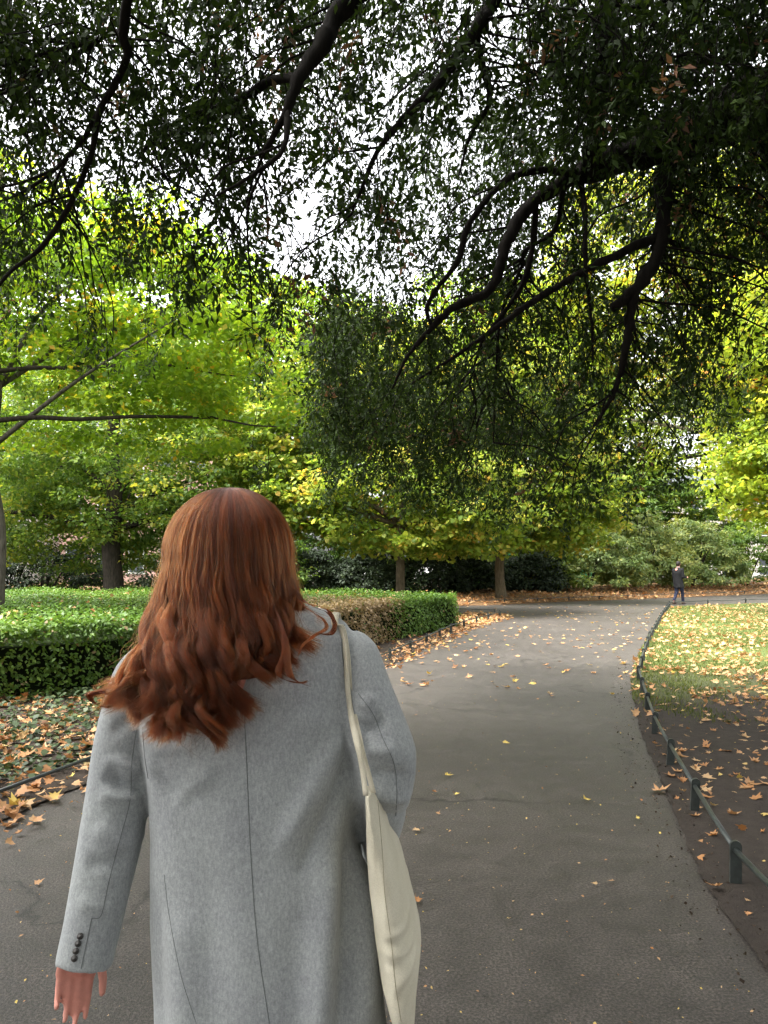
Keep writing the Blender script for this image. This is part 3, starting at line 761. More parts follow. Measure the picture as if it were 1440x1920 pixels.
# unseen canopy overhead and right, extended behind the camera to shade the near path
no = 11500
over = np.stack([rng.uniform(-11, 12, no), rng.uniform(-14, 9, no), rng.uniform(5.0, 9.6, no)], 1)
ow = (over[:, 2] - CAM_H)/np.maximum(over[:, 1], .01)
over[:, 2] -= np.clip(-over[:, 1] - 7, 0, 7)*.55*rng.uniform(0, 1, no)      # lowered behind the camera to cut light on the near ground
over = over[(over[:, 1] < 0) | (ow > 1060/F + .45) | (over[:, 0]/np.maximum(over[:, 1], .01) > .78)]
def twig_leaves(st, lpt, length, leaf, droop=.75):
    k = len(st)
    tdir = unit(rvec(k)*.8 + np.array([-.18, -.05, -droop]))
    tl = length*rng.uniform(.6, 1.3, k)
    u = (np.arange(lpt)[None, :] + rng.uniform(0, 1, (k, lpt)))/lpt
    sag = np.array([0,0,-1.0])
    pos = st[:, None, :] + tdir[:, None, :]*(u*tl[:, None])[..., None] + sag*((u**2)*tl[:, None]*.25)[..., None]
    n = k*lpt; pos = pos.reshape(-1, 3); td = np.repeat(tdir, lpt, 0)
    side = unit(np.cross(td, rvec(n)))
    d = unit(td*.55 + side*.85 + np.array([0,0,-.35]))
    pos = pos + side*rng.uniform(0, .05, (n, 1)) + rng.normal(0, .018, (n, 3))
    nrm = unit(np.cross(d, rvec(n)) + np.array([0,0,.35]))
    L = leaf*rng.uniform(.5, 1.4, n)*np.repeat(rng.uniform(.8, 1.25, k), lpt)
    tw = np.repeat(rng.normal(0, .1, k), lpt); dead = np.repeat(rng.uniform(0, 1, k) < .014, lpt)
    rnd = np.clip(.42 + tw + rng.normal(0, .14, n), 0, .85); rnd = np.where(dead, rng.uniform(.89, 1, n), rnd)
    return pos, d, nrm, L, rnd, tdir, tl
a = twig_leaves(starts, LPT, .42, LEAF)
b = twig_leaves(over, 13, .9, .26)
cc = [np.concatenate([p, q]) for p, q in zip(a[:5], b[:5])]
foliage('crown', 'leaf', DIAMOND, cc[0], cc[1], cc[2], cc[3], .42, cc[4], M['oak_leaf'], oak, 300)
# fine twigs
ks = rng.permutation(len(starts))[:6500]
s0 = starts[ks]; e0 = s0 + a[5][ks]*(a[6][ks])[:, None]; e0[:, 2] -= a[6][ks]*.22; m0 = (s0 + e0)/2 + np.array([0,0,.03])
b0 = s0 - a[5][ks]*.12 + np.stack([rng.uniform(-.1,.1,len(ks)), rng.uniform(-.1,.1,len(ks)), rng.uniform(.02,.16,len(ks))], 1)
rings = []
ang = np.array([0, 2*PI/3, 4*PI/3]); tri = np.stack([np.cos(ang), np.sin(ang)*.7, np.sin(ang)*.7], 1)
for p, r in ((b0, .0050), (s0, .0042), (m0, .0030), (e0, .0012)):
    rings.append(p[:, None, :] + tri[None]*r)
co = np.stack(rings, 1)          # k,4,3,3
k = len(ks); base = (np.arange(k)*12)[:, None]
fl = [j for i in range(3) for q in range(3) for j in (i*3+q, i*3+(q+1) % 3, (i+1)*3+(q+1) % 3, (i+1)*3+q)]
o = link('twigs', mesh_np('twigs', co, base + np.array(fl)[None], np.full(k*9, 4)), M['oak_bark'], oak); o['kind'] = 'stuff'
# secondary hanging branches from the limbs to twig starts
mp_ = np.array([(p.x, p.y, p.z) for pts, r in main for p in pts]); nb = 0
for i in rng.permutation(len(starts))[:1500]:
    tgt = Vector(starts[i]); dist = np.linalg.norm(mp_ - starts[i], axis=1) + np.maximum(0, starts[i][2] + .25 - mp_[:, 2])*3
    q = Vector(mp_[int(np.argsort(dist)[random.randrange(14)])]); L = (tgt - q).length
    if L > 2.0 or L < .25 or q.z - tgt.z < .3*L: continue
    mid = q.lerp(tgt, .5) + Vector((random.uniform(-.12,.12)*L, random.uniform(-.12,.12)*L, .12*L))
    pts = catmull([q, q.lerp(mid, .5) + Vector((random.uniform(-.05,.05)*L, 0, 0)), mid, mid.lerp(tgt, .55) + Vector((random.uniform(-.07,.07)*L, random.uniform(-.05,.05)*L, 0)), tgt], 3)
    r = .0055 + .0045*L
    m = MB(); m.tube(pts, lerp_list([r, r*.7, .004], len(pts)), 5, cap=False); m.build('branch', M['oak_bark'], oak, True)

# ------------------------------------------------------------------ low rail fences
def fence(label, line, spacing, first, skip=0, post_w=.052, post_h=.215, rail_r=.0135):
    line = [Vector((x, y, 0)) for x, y in line]
    t = thing('low_rail_fence', label, 'fence', line[0], 'low iron rails edging the path')
    # walk the line
    acc = [0]
    for a, b in zip(line[:-1], line[1:]): acc.append(acc[-1] + (b-a).length)
    def at(s):
        for i in range(len(line)-1):
            if s <= acc[i+1] or i == len(line)-2:
                u = (s-acc[i])/max(acc[i+1]-acc[i], 1e-6); return line[i].lerp(line[i+1], u), (line[i+1]-line[i]).normalized()
    s = first; posts = []
    while s < acc[-1]:
        posts.append((at(s), s)); s += spacing
    # post profile: flat bar with a rounded top, facing along the rail
    hw = post_w/2; prof = [(-hw,-.05), (hw,-.05), (hw,post_h-hw)] + [(hw*math.cos(k*PI/8), post_h-hw+hw*math.sin(k*PI/8)) for k in range(1, 8)] + [(-hw,post_h-hw)]
    k = len(prof); th = .011
    vs = [(x, -th, z) for x, z in prof] + [(x, th, z) for x, z in prof]
    fs = [tuple(range(k)), tuple(range(2*k-1, k-1, -1))] + [(i+k, (i+1) % k+k, (i+1) % k, i) for i in range(k)]
    me = bpy.data.meshes.new('post'); me.from_pydata(vs, [], fs); me.update(); me.materials.append(M['rail_paint'])
    for (p, tv), _ in posts:
        o = bpy.data.objects.new('post', me); COL.objects.link(o); o.parent = t
        o.location = p - line[0]
        o.rotation_euler = (random.uniform(-.06,.06), random.uniform(-.06,.06), math.atan2(tv.y, tv.x) + PI/2 + random.uniform(-.12,.12))
    z = post_h - .045
    prev = None
    for ((p, tv), s) in posts:
        q = p + Vector((0, 0, z + random.uniform(-.008, .008)))
        if prev is not None:
            mid = prev.lerp(q, .5) + Vector((0, 0, random.uniform(-.012, .004)))
            m = MB(); m.tube([prev, mid, q], rail_r, 8); m.build('rail', M['rail_paint'], t, True)
        prev = q
    return t
rl = [(1.36,-.2),(1.5,1.6),(1.60,2.5),(1.67,3.53),(1.92,4.64),(2.17,5.7),(2.39,6.64),(2.66,7.6),(3.45,10.3),(4.4,12.8),(5.2,14.9),(6.2,17.4),(8.3,22.6),(10.5,27.9)]
fence('low dark iron rail curving along the edge of the lawn and bare soil', rl, 1.115, .55)
fence('thin low rail along the far side of the lawn, beyond the man\'s feet', [(10.7,28.5),(13,29.8),(16.5,31.6),(28,37)], 2.2, .02)
fence('low dark iron rail between the clipped hedge bed and the path', [(-2.55,2.9),(-2.37,4.7),(-2.1,5.5),(-1.25,8.3),(-.12,11.45),(.7,14.35),(1.62,17.75),(2.7,20.7),(3.6,22.9)], 1.35, .3)
fence('short low rail round the leafy tip of the hedge bed', [(3.45,23.5),(2.4,24.3),(-2,25.4),(-6,26.3)], 1.6, .02)
fence('thin low rail in front of the leaf-covered far bank', [(3.2,29.3),(7.9,32.6),(13.2,36),(21,41.4)], 1.9, .1)

# ------------------------------------------------------------------ fallen leaves, grass, ivy
def litter_arrays(x, y, z, size, tilt=.35):
    n = len(x); c = np.stack([x, y, z], 1)
    nrm = unit(np.array([0,0,1.0]) + rng.normal(0, tilt, (n, 3))); a = rng.uniform(0, 2*PI, n)
    d = np.stack([np.cos(a), np.sin(a), np.zeros(n)], 1); d = unit(d - nrm*(d*nrm).sum(1)[:, None])
    return c, d, nrm, size*rng.uniform(.3, 1.3, n)
def litter(name, label, x, y, z, size, bias, spread, tilt=.35, kind='stuff', cat='fallen leaves'):
    c, d, nrm, L = litter_arrays(x, y, z, size, tilt); rnd = np.clip(rng.normal(bias, spread, len(x)), 0, 1)
    which = rng.integers(0, 5, len(x)); co = []; ff = []; cnt = []; rr = []; base = 0
    for w in range(5):
        k = which == w; T, F_ = LOBED[w]; n = int(k.sum())
        if not n: continue
        co.append(leaf_arrays((T, F_), c[k], d[k], nrm[k], L[k], .95).reshape(-1, 3))
        fl = np.array(F_).ravel(); ff.append(((np.arange(n)*len(T))[:, None] + fl[None] + base).ravel()); cnt.append(np.full(n*len(F_), 3)); rr.append(np.repeat(rnd[k], len(F_)))
        base += n*len(T)
    o = link(name, mesh_np(name, np.concatenate(co), np.concatenate(ff), np.concatenate(cnt), np.concatenate(rr)), M['litter'])
    return tag(o, label, cat, kind=kind)

def along(line, n, lo, hi, power=1.0):
    """Random points alongside a polyline, offset sideways (positive = left of its direction)."""
    p = np.array(line); seg = np.diff(p, axis=0); L = np.hypot(seg[:, 0], seg[:, 1]); cum = np.concatenate([[0], np.cumsum(L)])
    s = rng.uniform(0, cum[-1], n); i = np.clip(np.searchsorted(cum, s) - 1, 0, len(L)-1); u = (s - cum[i])/L[i]
    q = p[i] + seg[i]*u[:, None]; nv = np.stack([-seg[i, 1], seg[i, 0]], 1)/L[i][:, None]
    o = lo + (hi-lo)*rng.uniform(0, 1, n)**power
    q = q + nv*o[:, None]; return q[:, 0], q[:, 1]

le = [p for p in LEFT_EDGE if 2.5 < p[1]]
x1, y1 = along(le, 1300, -.28, .5); x2, y2 = along(le, 600, .2, 1.9)
litter('leaf_litter', 'drift of orange and tan fallen leaves along the rail below the hedge', np.concatenate([x1, x2]), np.concatenate([y1, y2]), rng.uniform(.018, .05, 1900), .10, .5, .22)
le2 = [p for p in LEFT_EDGE if p[1] > 15]
x1, y1 = along(le2, 700, -.5, .4); x2 = rng.uniform(1.5, 4.0, 1200); y2 = rng.uniform(18, 24.4, 1200)
k = inside(left_outline, x2, y2); x2, y2 = x2[k], y2[k]
x1, y1 = along([p for p in le if p[1] < 11], 1100, .5, 3.2)
litter('leaf_litter', 'dark brown rotting leaves on the bed under the hedge', x1, y1, rng.uniform(.02, .10, len(x1)), .085, .22, .2, .5)
litter('leaf_litter', 'bright orange leaf carpet on the tip of the hedge bed where the paths meet', np.concatenate([x1, x2]), np.concatenate([y1, y2]), np.full(len(x1)+len(x2), .03), .14, .62, .15)
n = 6500; x = rng.uniform(-16, 30, n); t_ = rng.uniform(0, 1, n)**1.3*5.5
y = far_y(x) + t_*1.15
litter('leaf_litter', 'orange carpet of fallen leaves on the far bank beneath the shrubs', x, y, np.array([bank_z(q) for q in t_]) + .04, .17, .52, .18, .45)
n = 16000; d_ = 7.0 + 23*rng.uniform(0, 1, n)**1.1; x = d_*rng.uniform(.26, .62, n)
k = inside(right_outline, x, d_); cl = np.sin(x*2.1 + d_*.9)*np.sin(d_*1.7 - x*.8)
k &= rng.uniform(0, 1, n) < np.interp(d_ + .9*cl + .25*(x-4), [7.6, 10.0, 12.0], [.02, .28, .38]) + .28*cl*(d_ > 8.6)
litter('leaf_litter', 'tan and orange fallen leaves strewn thickly over the mossy lawn', x[k], d_[k], np.full(k.sum(), .035), .105, .62, .17, .4)
n = 170; d_ = 3 + 6.5*rng.uniform(0, 1, n)**.6; x = d_*rng.uniform(.3, .55, n); k = inside(right_outline, x, d_)
litter('leaf_litter', 'sparse dry leaf fragments on the dark bare soil by the iron rail', x[k], d_[k], np.full(k.sum(), .022), .07, .62, .2, .4)
n = 1500; d_ = 9 + 21*rng.uniform(0, 1, n)**.9; x = d_*rng.uniform(-.1, .42, n); k = ~inside(left_outline, x, d_) & ~inside(right_outline, x, d_) & (d_ < far_y(x))
e_ = np.interp(d_, [9,12,16,22,28], [.30,.45,.85,1,.7]); k &= rng.uniform(0, 1, n) < e_*.5
litter('leaf_litter', 'small yellow leaves dotted over the distant part of the path', x[k], d_[k], np.full(k.sum(), .010), .11, .72, .15, .15)
hx = rng.uniform(-7, 1.2, 260); hy = rng.uniform(9, 21, 260); kk = inside(hf + hbk[::-1], hx, hy)
litter('leaf_litter', 'few tan leaves caught on top of the clipped hedge', hx[kk], hy[kk], np.full(int(kk.sum()), .87), .09, .55, .2, .4)
# pale specks and seeds on the near path and soil
n = 1700; d_ = 2.2 + 9*rng.uniform(0, 1, n)**1.3; x = d_*rng.uniform(-.55, .55, n)
c, d, nrm, L = litter_arrays(x, d_, np.full(n, .017), .02, .4)
L *= rng.uniform(.25, 1.0, n)
o = link('debris', leaf_mesh('debris', DIAMOND, c, d, nrm, L, .6, np.clip(rng.normal(.75, .25, n), 0, 1)), M['litter']); tag(o, 'tiny pale seeds and leaf crumbs speckling the near asphalt', 'debris', kind='stuff')

x, y = along([p for p in RIGHT_EDGE if 2 < p[1] < 12], 2200, -.10, .25, 1.6); n = len(x)
c, d, nrm, L = litter_arrays(x, y, np.full(n, .014), .022, .5); L *= rng.uniform(.15, 1, n)**1.5
o = link('debris', leaf_mesh('debris', DIAMOND, c, d, nrm, L, .8, rng.uniform(0, .3, n)), M['crumb']); tag(o, 'dark soil crumbs and bark bits spilled along the edge under the iron rail', 'debris', kind='stuff')
# leaves one can pick out on the path and soil
tone = [('dark brown', .12), ('orange', .38), ('tan', .62), ('pale tan', .8), ('yellow', .98)]
single_meshes = {}
def single(px, py, size, tn, label, group=None, zoff=.012, rot=None, d=None):
    w = random.randrange(5); key = (w, tn)
    if key not in single_meshes:
        T, F_ = LOBED[w]; me = bpy.data.meshes.new('fallen_leaf'); T2 = T.copy(); T2[:, 0] -= .32
        st = [(-.36, .02, .02), (-.36, -.02, .02), (-.72, 0, .10)]     # stalk
        me.from_pydata([tuple(v) for v in T2] + st, [], F_ + [(16, 17, 18)]); me.update()
        at = me.attributes.new('rnd', 'FLOAT', 'FACE'); at.data.foreach_set('value', [dict(tone)[tn]]*16); me.materials.append(M['litter']); single_meshes[key] = me
    o = bpy.data.objects.new('fallen_leaf', single_meshes[key]); COL.objects.link(o)
    dist = d or (CAM_H - zoff)*F/(py - HOR); p = W(px, py, dist)
    o.location = (p.x, p.y, zoff + size*.05); o.scale = (size, size*random.uniform(.7, 1), size*random.uniform(.7, 1.5))
    o.rotation_euler = (random.uniform(-.3,.3), random.uniform(-.3,.3), random.uniform(0, 6.3) if rot is None else rot)
    tag(o, label, 'leaf', group); return o
single(1237,1484,.17,'tan','large tan leaf on the soil edge just left of the iron rail')
single(1258,1456,.15,'orange','orange-brown leaf lying against the foot of a rail post')
single(1404,1470,.13,'tan','tan curled leaf alone on the dark soil at the right edge')
single(1372,1527,.10,'tan','small tan leaf on the dark soil below the lone curled leaf')
single(1247,1322,.15,'pale tan','pale pointed leaf at the lawn corner beside the rail')
single(1305,1443,.12,'pale tan','pale leaf on the soil right of the rail, near the orange-brown leaf')
single(1275,1418,.11,'tan','tan leaf standing up behind a rail post')
single(781,1688,.07,'orange','small orange-brown leaf on the asphalt touching the tote bag outline')
single(1148,1652,.045,'tan','tiny tan leaf on the near asphalt, the right one of a close pair')
single(1117,1657,.04,'pale tan','tiny pale leaf on the near asphalt, the left one of a close pair')
single(782,1556,.06,'pale tan','small pale leaf on the asphalt beside the bent elbow')
single(70,1656,.06,'tan','small tan leaf on the asphalt left of the hanging sleeve')
single(62,1540,.11,'pale tan','pale leaf on the asphalt at the left edge, away from the drift')
single(30,1512,.19,'yellow','big yellow leaf on top of the drift at the left edge')
single(95,1500,.18,'tan','tan leaf on the drift next to the big yellow leaf')
single(20,1535,.17,'orange','orange leaf below the big yellow leaf at the left edge')
single(140,1470,.18,'tan','broad tan leaf on the drift nearest the grey sleeve')
single(60,1482,.17,'orange','orange leaf on the drift between tan ones at the left')
single(1170,1245,.13,'yellow','yellow leaf on the path by the bend of the rail')
single(880,1270,.16,'tan','brown curled leaf on the path right of the sleeve, farther one')
single(765,1284,.14,'dark brown','dark curled leaf on the path close to the grey shoulder')
single(792,1276,.13,'orange','orange leaf on the path just beside the dark curled leaf')
pc = 0
for _ in range(900):
    if pc >= 150: break
    py = 1190 + 480*random.random()**1.9; px = random.uniform(690, 1230); dist = CAM_H*F/(py-HOR)
    x = (px-720)/F*dist
    if inside(left_outline, np.array([x]), np.array([dist]))[0] or inside(right_outline, np.array([x]), np.array([dist]))[0]: continue
    if random.random() > np.interp(py, [1190,1260,1330,1700], [1,.7,.10,.02]): continue
    tn = random.choices([q[0] for q in tone], [.1,.25,.3,.2,.35])[0]
    big = random.random() < .5
    where = 'beside the leaf drift' if px < 880 else ('near the rail\'s bend' if px > 1080 else 'in mid path')
    if py < 1225: far_ = 'by the junction'
    elif py < 1290: far_ = 'short of the junction'
    else: far_ = 'on near bare asphalt'
    sz = 'larger' if big else 'small'
    lab = f'{sz} {tn} fallen leaf {where}, {far_}'; grp = f'fallen leaves {where}, {far_}'
    single(px, py, (random.uniform(.10, .14) if big else random.uniform(.05, .085))*(1 if py < 1290 else .6), tn, lab, grp); pc += 1
for _ in range(60):
    py = random.uniform(1310, 1500); px = random.uniform(1240, 1440); dist = CAM_H*F/(py-HOR); x = (px-720)/F*dist
    if not inside(right_outline, np.array([x]), np.array([dist]))[0]: continue
    tn = random.choice(['tan','pale tan','orange'])
    big = random.random() < .5; where = 'close to the rail' if px < 1330 else 'by the right edge'; far_ = 'just below the lawn' if py < 1390 else 'nearer by'
    single(px, py, random.uniform(.085, .12) if big else random.uniform(.045, .07), tn, f"{'larger' if big else 'small'} {tn} fallen leaf on bare soil {where}, {far_}", f'fallen leaves on bare soil {where}, {far_}')

# grass on the lawn
n = 75000; d_ = 7.4 + 22*rng.uniform(0, 1, n)**1.2; x = d_*rng.uniform(.28, .60, n); k = inside(right_outline, x, d_)
k &= (np.sin(x*1.3 + d_*.7) + np.sin(d_*1.1 - x*.5) + rng.normal(0, .5, n) > -1.0)
k &= d_ + .9*np.sin(x*2.1 + 1) + .5*np.sin(x*5.3 + d_*2) + rng.normal(0, .7, n) - .25*(x - 4) > 9.6
x, d_ = x[k], d_[k]; n = len(x); c = np.stack([x, d_, np.full(n, .012)], 1)
dd = unit(rvec(n)*.6 + np.array([0,0,1.0])); nr = unit(np.cross(dd, rvec(n)))
tag(link('grass', leaf_mesh('grass', BLADE, c, dd, nr, .045*rng.uniform(.5, 1.3, n), .22, rng.uniform(0, 1, n)), M['grass']), 'short mossy grass of the lawn beside the path', 'grass', kind='stuff')
# ivy under the hedge
x, y = along(le[:18], 6500, .3, 3.2); k = (y < 12)
x, y = x[k], y[k]; n = len(x); c = np.stack([x, y, rng.uniform(.02, .13, n)*(.4 + .6*np.clip(np.sin(x*3)*np.sin(y*2.3)+.6, 0, 1))], 1)
nr = unit(rvec(n)*.6 + np.array([0,0,1.0])); dd = unit(np.cross(nr, rvec(n)))
tag(link('ivy', leaf_mesh('ivy', OVAL, c, dd, nr, .055*rng.uniform(.6, 1.3, n), .9, rng.uniform(0, 1, n)), M['ivy_leaf']), 'dark ivy creeping over the bed between the hedge and the rail', 'ground cover', kind='stuff')

# ------------------------------------------------------------------ people
M['skin'] = mat_plain('skin', (.58,.245,.185), .5, .35, .12, 40, .15, 300)
M['navy'] = mat_plain('navy_cloth', (.035,.04,.07), .85, .15, .2, 60)
M['black_cloth'] = mat_plain('black_cloth', (.018,.018,.02), .85, .2, .3, 40)
M['shoe'] = mat_plain('shoe_leather', (.10,.06,.04), .5, .4, .2, 30)
M['black_shoe'] = mat_plain('black_leather', (.02,.02,.02), .4, .4)
M['dark_hair'] = mat_plain('dark_hair', (.02,.015,.012), .5, .3, .3, 60)
M['button'] = mat_plain('button_horn', (.055,.05,.045), .3, .5, .5, 120)
M['seam'] = mat_plain('seam_thread', (.17,.18,.18), .95, .05)

def mat_wool():
    m, nt, b = new_mat('grey_wool')
    tc = N(nt, 'ShaderNodeTexCoord'); P = tc.outputs['Object']
    f1 = noise_chain(nt, 420, 4, .75, P); f2 = noise_chain(nt, 150, 5, .75, P); f3 = noise_chain(nt, 9, 3, .5, P)
    mp = N(nt, 'ShaderNodeMapping'); mp.inputs['Scale'].default_value = (1, 1, .35); nt.links.new(P, mp.inputs[0])
    f4 = noise_chain(nt, 240, 3, .7, mp.outputs[0])
    a1 = N(nt, 'ShaderNodeMath', operation='ADD'); nt.links.new(f1.outputs['Fac'], a1.inputs[0]); nt.links.new(f2.outputs['Fac'], a1.inputs[1])
    a2 = N(nt, 'ShaderNodeMath', operation='MULTIPLY_ADD'); nt.links.new(f4.outputs['Fac'], a2.inputs[0]); a2.inputs[1].default_value = 1; nt.links.new(a1.outputs[0], a2.inputs[2])
    a3 = N(nt, 'ShaderNodeMath', operation='DIVIDE'); nt.links.new(a2.outputs[0], a3.inputs[0]); a3.inputs[1].default_value = 3
    r = ramp(nt, [(.34, (.215,.226,.226)), (.5, (.345,.361,.360)), (.66, (.51,.530,.528))]); nt.links.new(a3.outputs[0], r.inputs[0])
    r3 = ramp(nt, [(.3, (.93,.93,.95)), (.7, (1.05,1.06,1.05))]); nt.links.new(f3.outputs['Fac'], r3.inputs[0])
    mx = N(nt, 'ShaderNodeMix', data_type='RGBA', blend_type='MULTIPLY'); mx.inputs[0].default_value = 1
    nt.links.new(r.outputs[0], mx.inputs[6]); nt.links.new(r3.outputs[0], mx.inputs[7]); nt.links.new(mx.outputs[2], b.inputs['Base Color'])
    b.inputs['Roughness'].default_value = .95; b.inputs['Specular IOR Level'].default_value = .1
    b.inputs['Sheen Weight'].default_value = .25; b.inputs['Sheen Roughness'].default_value = .5
    bp = N(nt, 'ShaderNodeBump'); bp.inputs['Strength'].default_value = .35; bp.inputs['Distance'].default_value = .002
    nt.links.new(a3.outputs[0], bp.inputs['Height']); nt.links.new(bp.outputs[0], b.inputs['Normal'])
    return m
M['wool'] = mat_wool()

def mat_canvas():
    m, nt, b = new_mat('cream_canvas')
    tc = N(nt, 'ShaderNodeTexCoord'); P = tc.outputs['Object']
    big = noise_chain(nt, 14, 4, .6, P); fine = noise_chain(nt, 500, 3, .6, P)
    r = ramp(nt, [(.3, (.63,.585,.45)), (.7, (.72,.675,.54))]); nt.links.new(big.outputs['Fac'], r.inputs[0])
    r2 = ramp(nt, [(.3, (.86,.86,.86)), (.7, (1.08,1.08,1.08))]); nt.links.new(fine.outputs['Fac'], r2.inputs[0])
    mx = N(nt, 'ShaderNodeMix', data_type='RGBA', blend_type='MULTIPLY'); mx.inputs[0].default_value = 1
    nt.links.new(r.outputs[0], mx.inputs[6]); nt.links.new(r2.outputs[0], mx.inputs[7]); nt.links.new(mx.outputs[2], b.inputs['Base Color'])
    b.inputs['Roughness'].default_value = .9; b.inputs['Specular IOR Level'].default_value = .1
    bp = N(nt, 'ShaderNodeBump'); bp.inputs['Strength'].default_value = .25; bp.inputs['Distance'].default_value = .001
    nt.links.new(fine.outputs['Fac'], bp.inputs['Height']); nt.links.new(bp.outputs[0], b.inputs['Normal'])
    return m
M['canvas'] = mat_canvas()

def mat_hair(name, c1, c2):
    m = bpy.data.materials.new(name); m.use_nodes = True; nt = m.node_tree
    nt.nodes.remove(nt.nodes['Principled BSDF'])
    h = N(nt, 'ShaderNodeBsdfHairPrincipled'); h.model = 'CHIANG'; h.parametrization = 'COLOR'
    hi = N(nt, 'ShaderNodeHairInfo'); r = ramp(nt, [(0, c1), (1, c2)])
    at = N(nt, 'ShaderNodeAttribute', attribute_name='lock'); ad = N(nt, 'ShaderNodeMath', operation='MULTIPLY_ADD')
    nt.links.new(hi.outputs['Random'], ad.inputs[0]); ad.inputs[1].default_value = .5; nt.links.new(at.outputs['Fac'], ad.inputs[2]); nt.links.new(ad.outputs[0], r.inputs[0]); nt.links.new(r.outputs[0], h.inputs['Color'])
    h.inputs['Roughness'].default_value = .3; h.inputs['Radial Roughness'].default_value = .5; h.inputs['Coat'].default_value = 0; h.inputs['IOR'].default_value = 1.38
    nt.links.new(h.outputs[0], nt.nodes['Material Output'].inputs['Surface'])
    return m
M['auburn'] = mat_hair('auburn_hair', (.012,.0017,.0004), (.16,.034,.0075))
M['auburn_base'] = mat_plain('auburn_base', (.10,.030,.012), .7, .2, .4, 90)

def hand(mb, wrist, fdir, palm_n, thumb_dir, s=1.0, curl=.45):
    """Palm, four fingers of unequal length and a thumb, as capsules to be fused."""
    w = Vector(wrist); f = Vector(fdir).normalized(); pn = Vector(palm_n).normalized(); th = Vector(thumb_dir).normalized()
    pn = (pn - f*pn.dot(f)).normalized(); th = (th - f*th.dot(f) - pn*th.dot(pn)).normalized()
    mb.capsule(w - f*.05, w, .024*s, .024*s)
    lens = [(.040,.024,.019), (.045,.028,.020), (.042,.026,.020), (.032,.020,.018)]
    for i in range(4):
        lat = th*((1.5-i)*.0200*s); k0 = w + f*.015*s + lat*.6; kn = w + f*(.088 - .004*abs(i-1.2))*s + lat
        mb.capsule(k0, kn, .0125*s, .0105*s)
        p = kn; a = curl*(.5 + .12*i); r = .0080*s
        for j, L in enumerate(lens[i]):
            dv = (f*math.cos(a) + pn*math.sin(a)).normalized(); q = p + dv*L*s - lat*.015
            mb.capsule(p, q, r, r*.88, 10); p = q; r *= .9; a += curl*(.75 + .1*i)
    b0 = w + f*.022*s + th*.022*s + pn*.006; b1 = b0 + (f*.7 + th*.55 + pn*.3).normalized()*.042*s
    mb.capsule(w + f*.012*s + th*.010*s, b0, .014*s, .0135*s); mb.capsule(b0, b1, .0125*s, .0105*s)
    b2 = b1 + (f*.9 + th*.22 + pn*.3).normalized()*.031*s; mb.capsule(b1, b2, .0098*s, .0088*s)
    b3 = b2 + (f*.95 + th*.05 + pn*.25).normalized()*.024*s; mb.capsule(b2, b3, .0088*s, .0072*s)

def head(mb, c, fwd, s=1.0):
    """Skull with jaw, nose, brow, mouth and ears; c = centre of the skull."""
    c = Vector(c); f = Vector(fwd).normalized(); u = Vector((0,0,1)); r = f.cross(u).normalized()
    mb.ellipsoid(c + u*.02*s, (.074*s, .088*s, .092*s)); mb.capsule(c + f*.035*s - u*.03*s, c + f*.052*s - u*.082*s, .052*s, .030*s)
    mb.capsule(c + f*.092*s + u*.015*s, c + f*.112*s - u*.022*s, .009*s, .014*s)
    for q in (-1, 1):
        mb.capsule(c + f*.083*s + r*q*.012*s + u*.027*s, c + f*.072*s + r*q*.05*s + u*.024*s, .010*s, .009*s)
        mb.capsule(c + r*q*.074*s + u*.022*s, c + r*q*.076*s - u*.022*s, .013*s, .009*s)
        mb.ellipsoid(c + f*.078*s + r*q*.031*s + u*.008*s, (.012*s,.012*s,.009*s), 10, 6)
    mb.capsule(c + f*.088*s + r*.018*s - u*.055*s, c + f*.088*s - r*.018*s - u*.055*s, .008*s, .008*s)

# ---------------- the woman
PD = 1.5
woman = thing('person', 'person with long wavy auburn hair in a grey wool coat, seen from behind', 'person', (-.27, PD, 0))
PX = PD/F
def X(px): return (px-720)*PX
def Z(py): return CAM_H - (py-HOR)*PX
# body: one continuous figure
bd = MB()
hc = Vector((X(432), PD, 1.575))
head(bd, hc, (0,1,0))
bd.capsule((-.283, PD-.01, 1.40), (hc.x, PD-.005, 1.52), .055, .05)
bd.capsule((-.272, PD, 1.12), (-.275, PD, 1.34), .115, .12); bd.capsule((-.33, PD, 1.325), (-.21, PD, 1.345), .082, .082)
bd.capsule((-.27, PD+.01, .93), (-.27, PD, 1.1), .105, .10)
for q, fy in ((-1, .10), (1, -.16)):
    hip = Vector((-.26+q*.085, PD, .88)); kn = Vector((-.26+q*.085, PD+fy*.6+.03, .48)); an = Vector((-.26+q*.08, PD+fy, .10))
    bd.capsule(hip, kn, .085, .055); bd.capsule(kn, an, .055, .036); bd.capsule(an + Vector((0,0,-.05)), an + Vector((0,.13,-.065)), .034, .028)
Ls = [W(276,1278,1.5), W(236,1380,1.5), W(221,1480,1.495), W(173,1740,1.455), W(155,1800,1.44)]
Rs = [W(650,1240,1.5), W(681,1300,1.484), W(714,1425,1.465), W(707,1552,1.6), W(690,1600,1.72)]
for A in (Ls, Rs):
    for a_, b_, ra, rb in zip(A[:-1], A[1:], (.036,.036,.034,.026), (.036,.034,.028,.026)): bd.capsule(a_, b_, ra, rb)
hand(bd, W(152,1752,1.44), (-.14,.02,-1), (.35,-1,0), (1,.35,0), .92, .50)
hand(bd, W(684,1608,1.735), (-.7,.6,-.3), (0,.3,-1), (.2,.9,.2), .95, .6)
link('body', remesh(bd, 'body', .0046, 2, .4), M['skin'], woman)
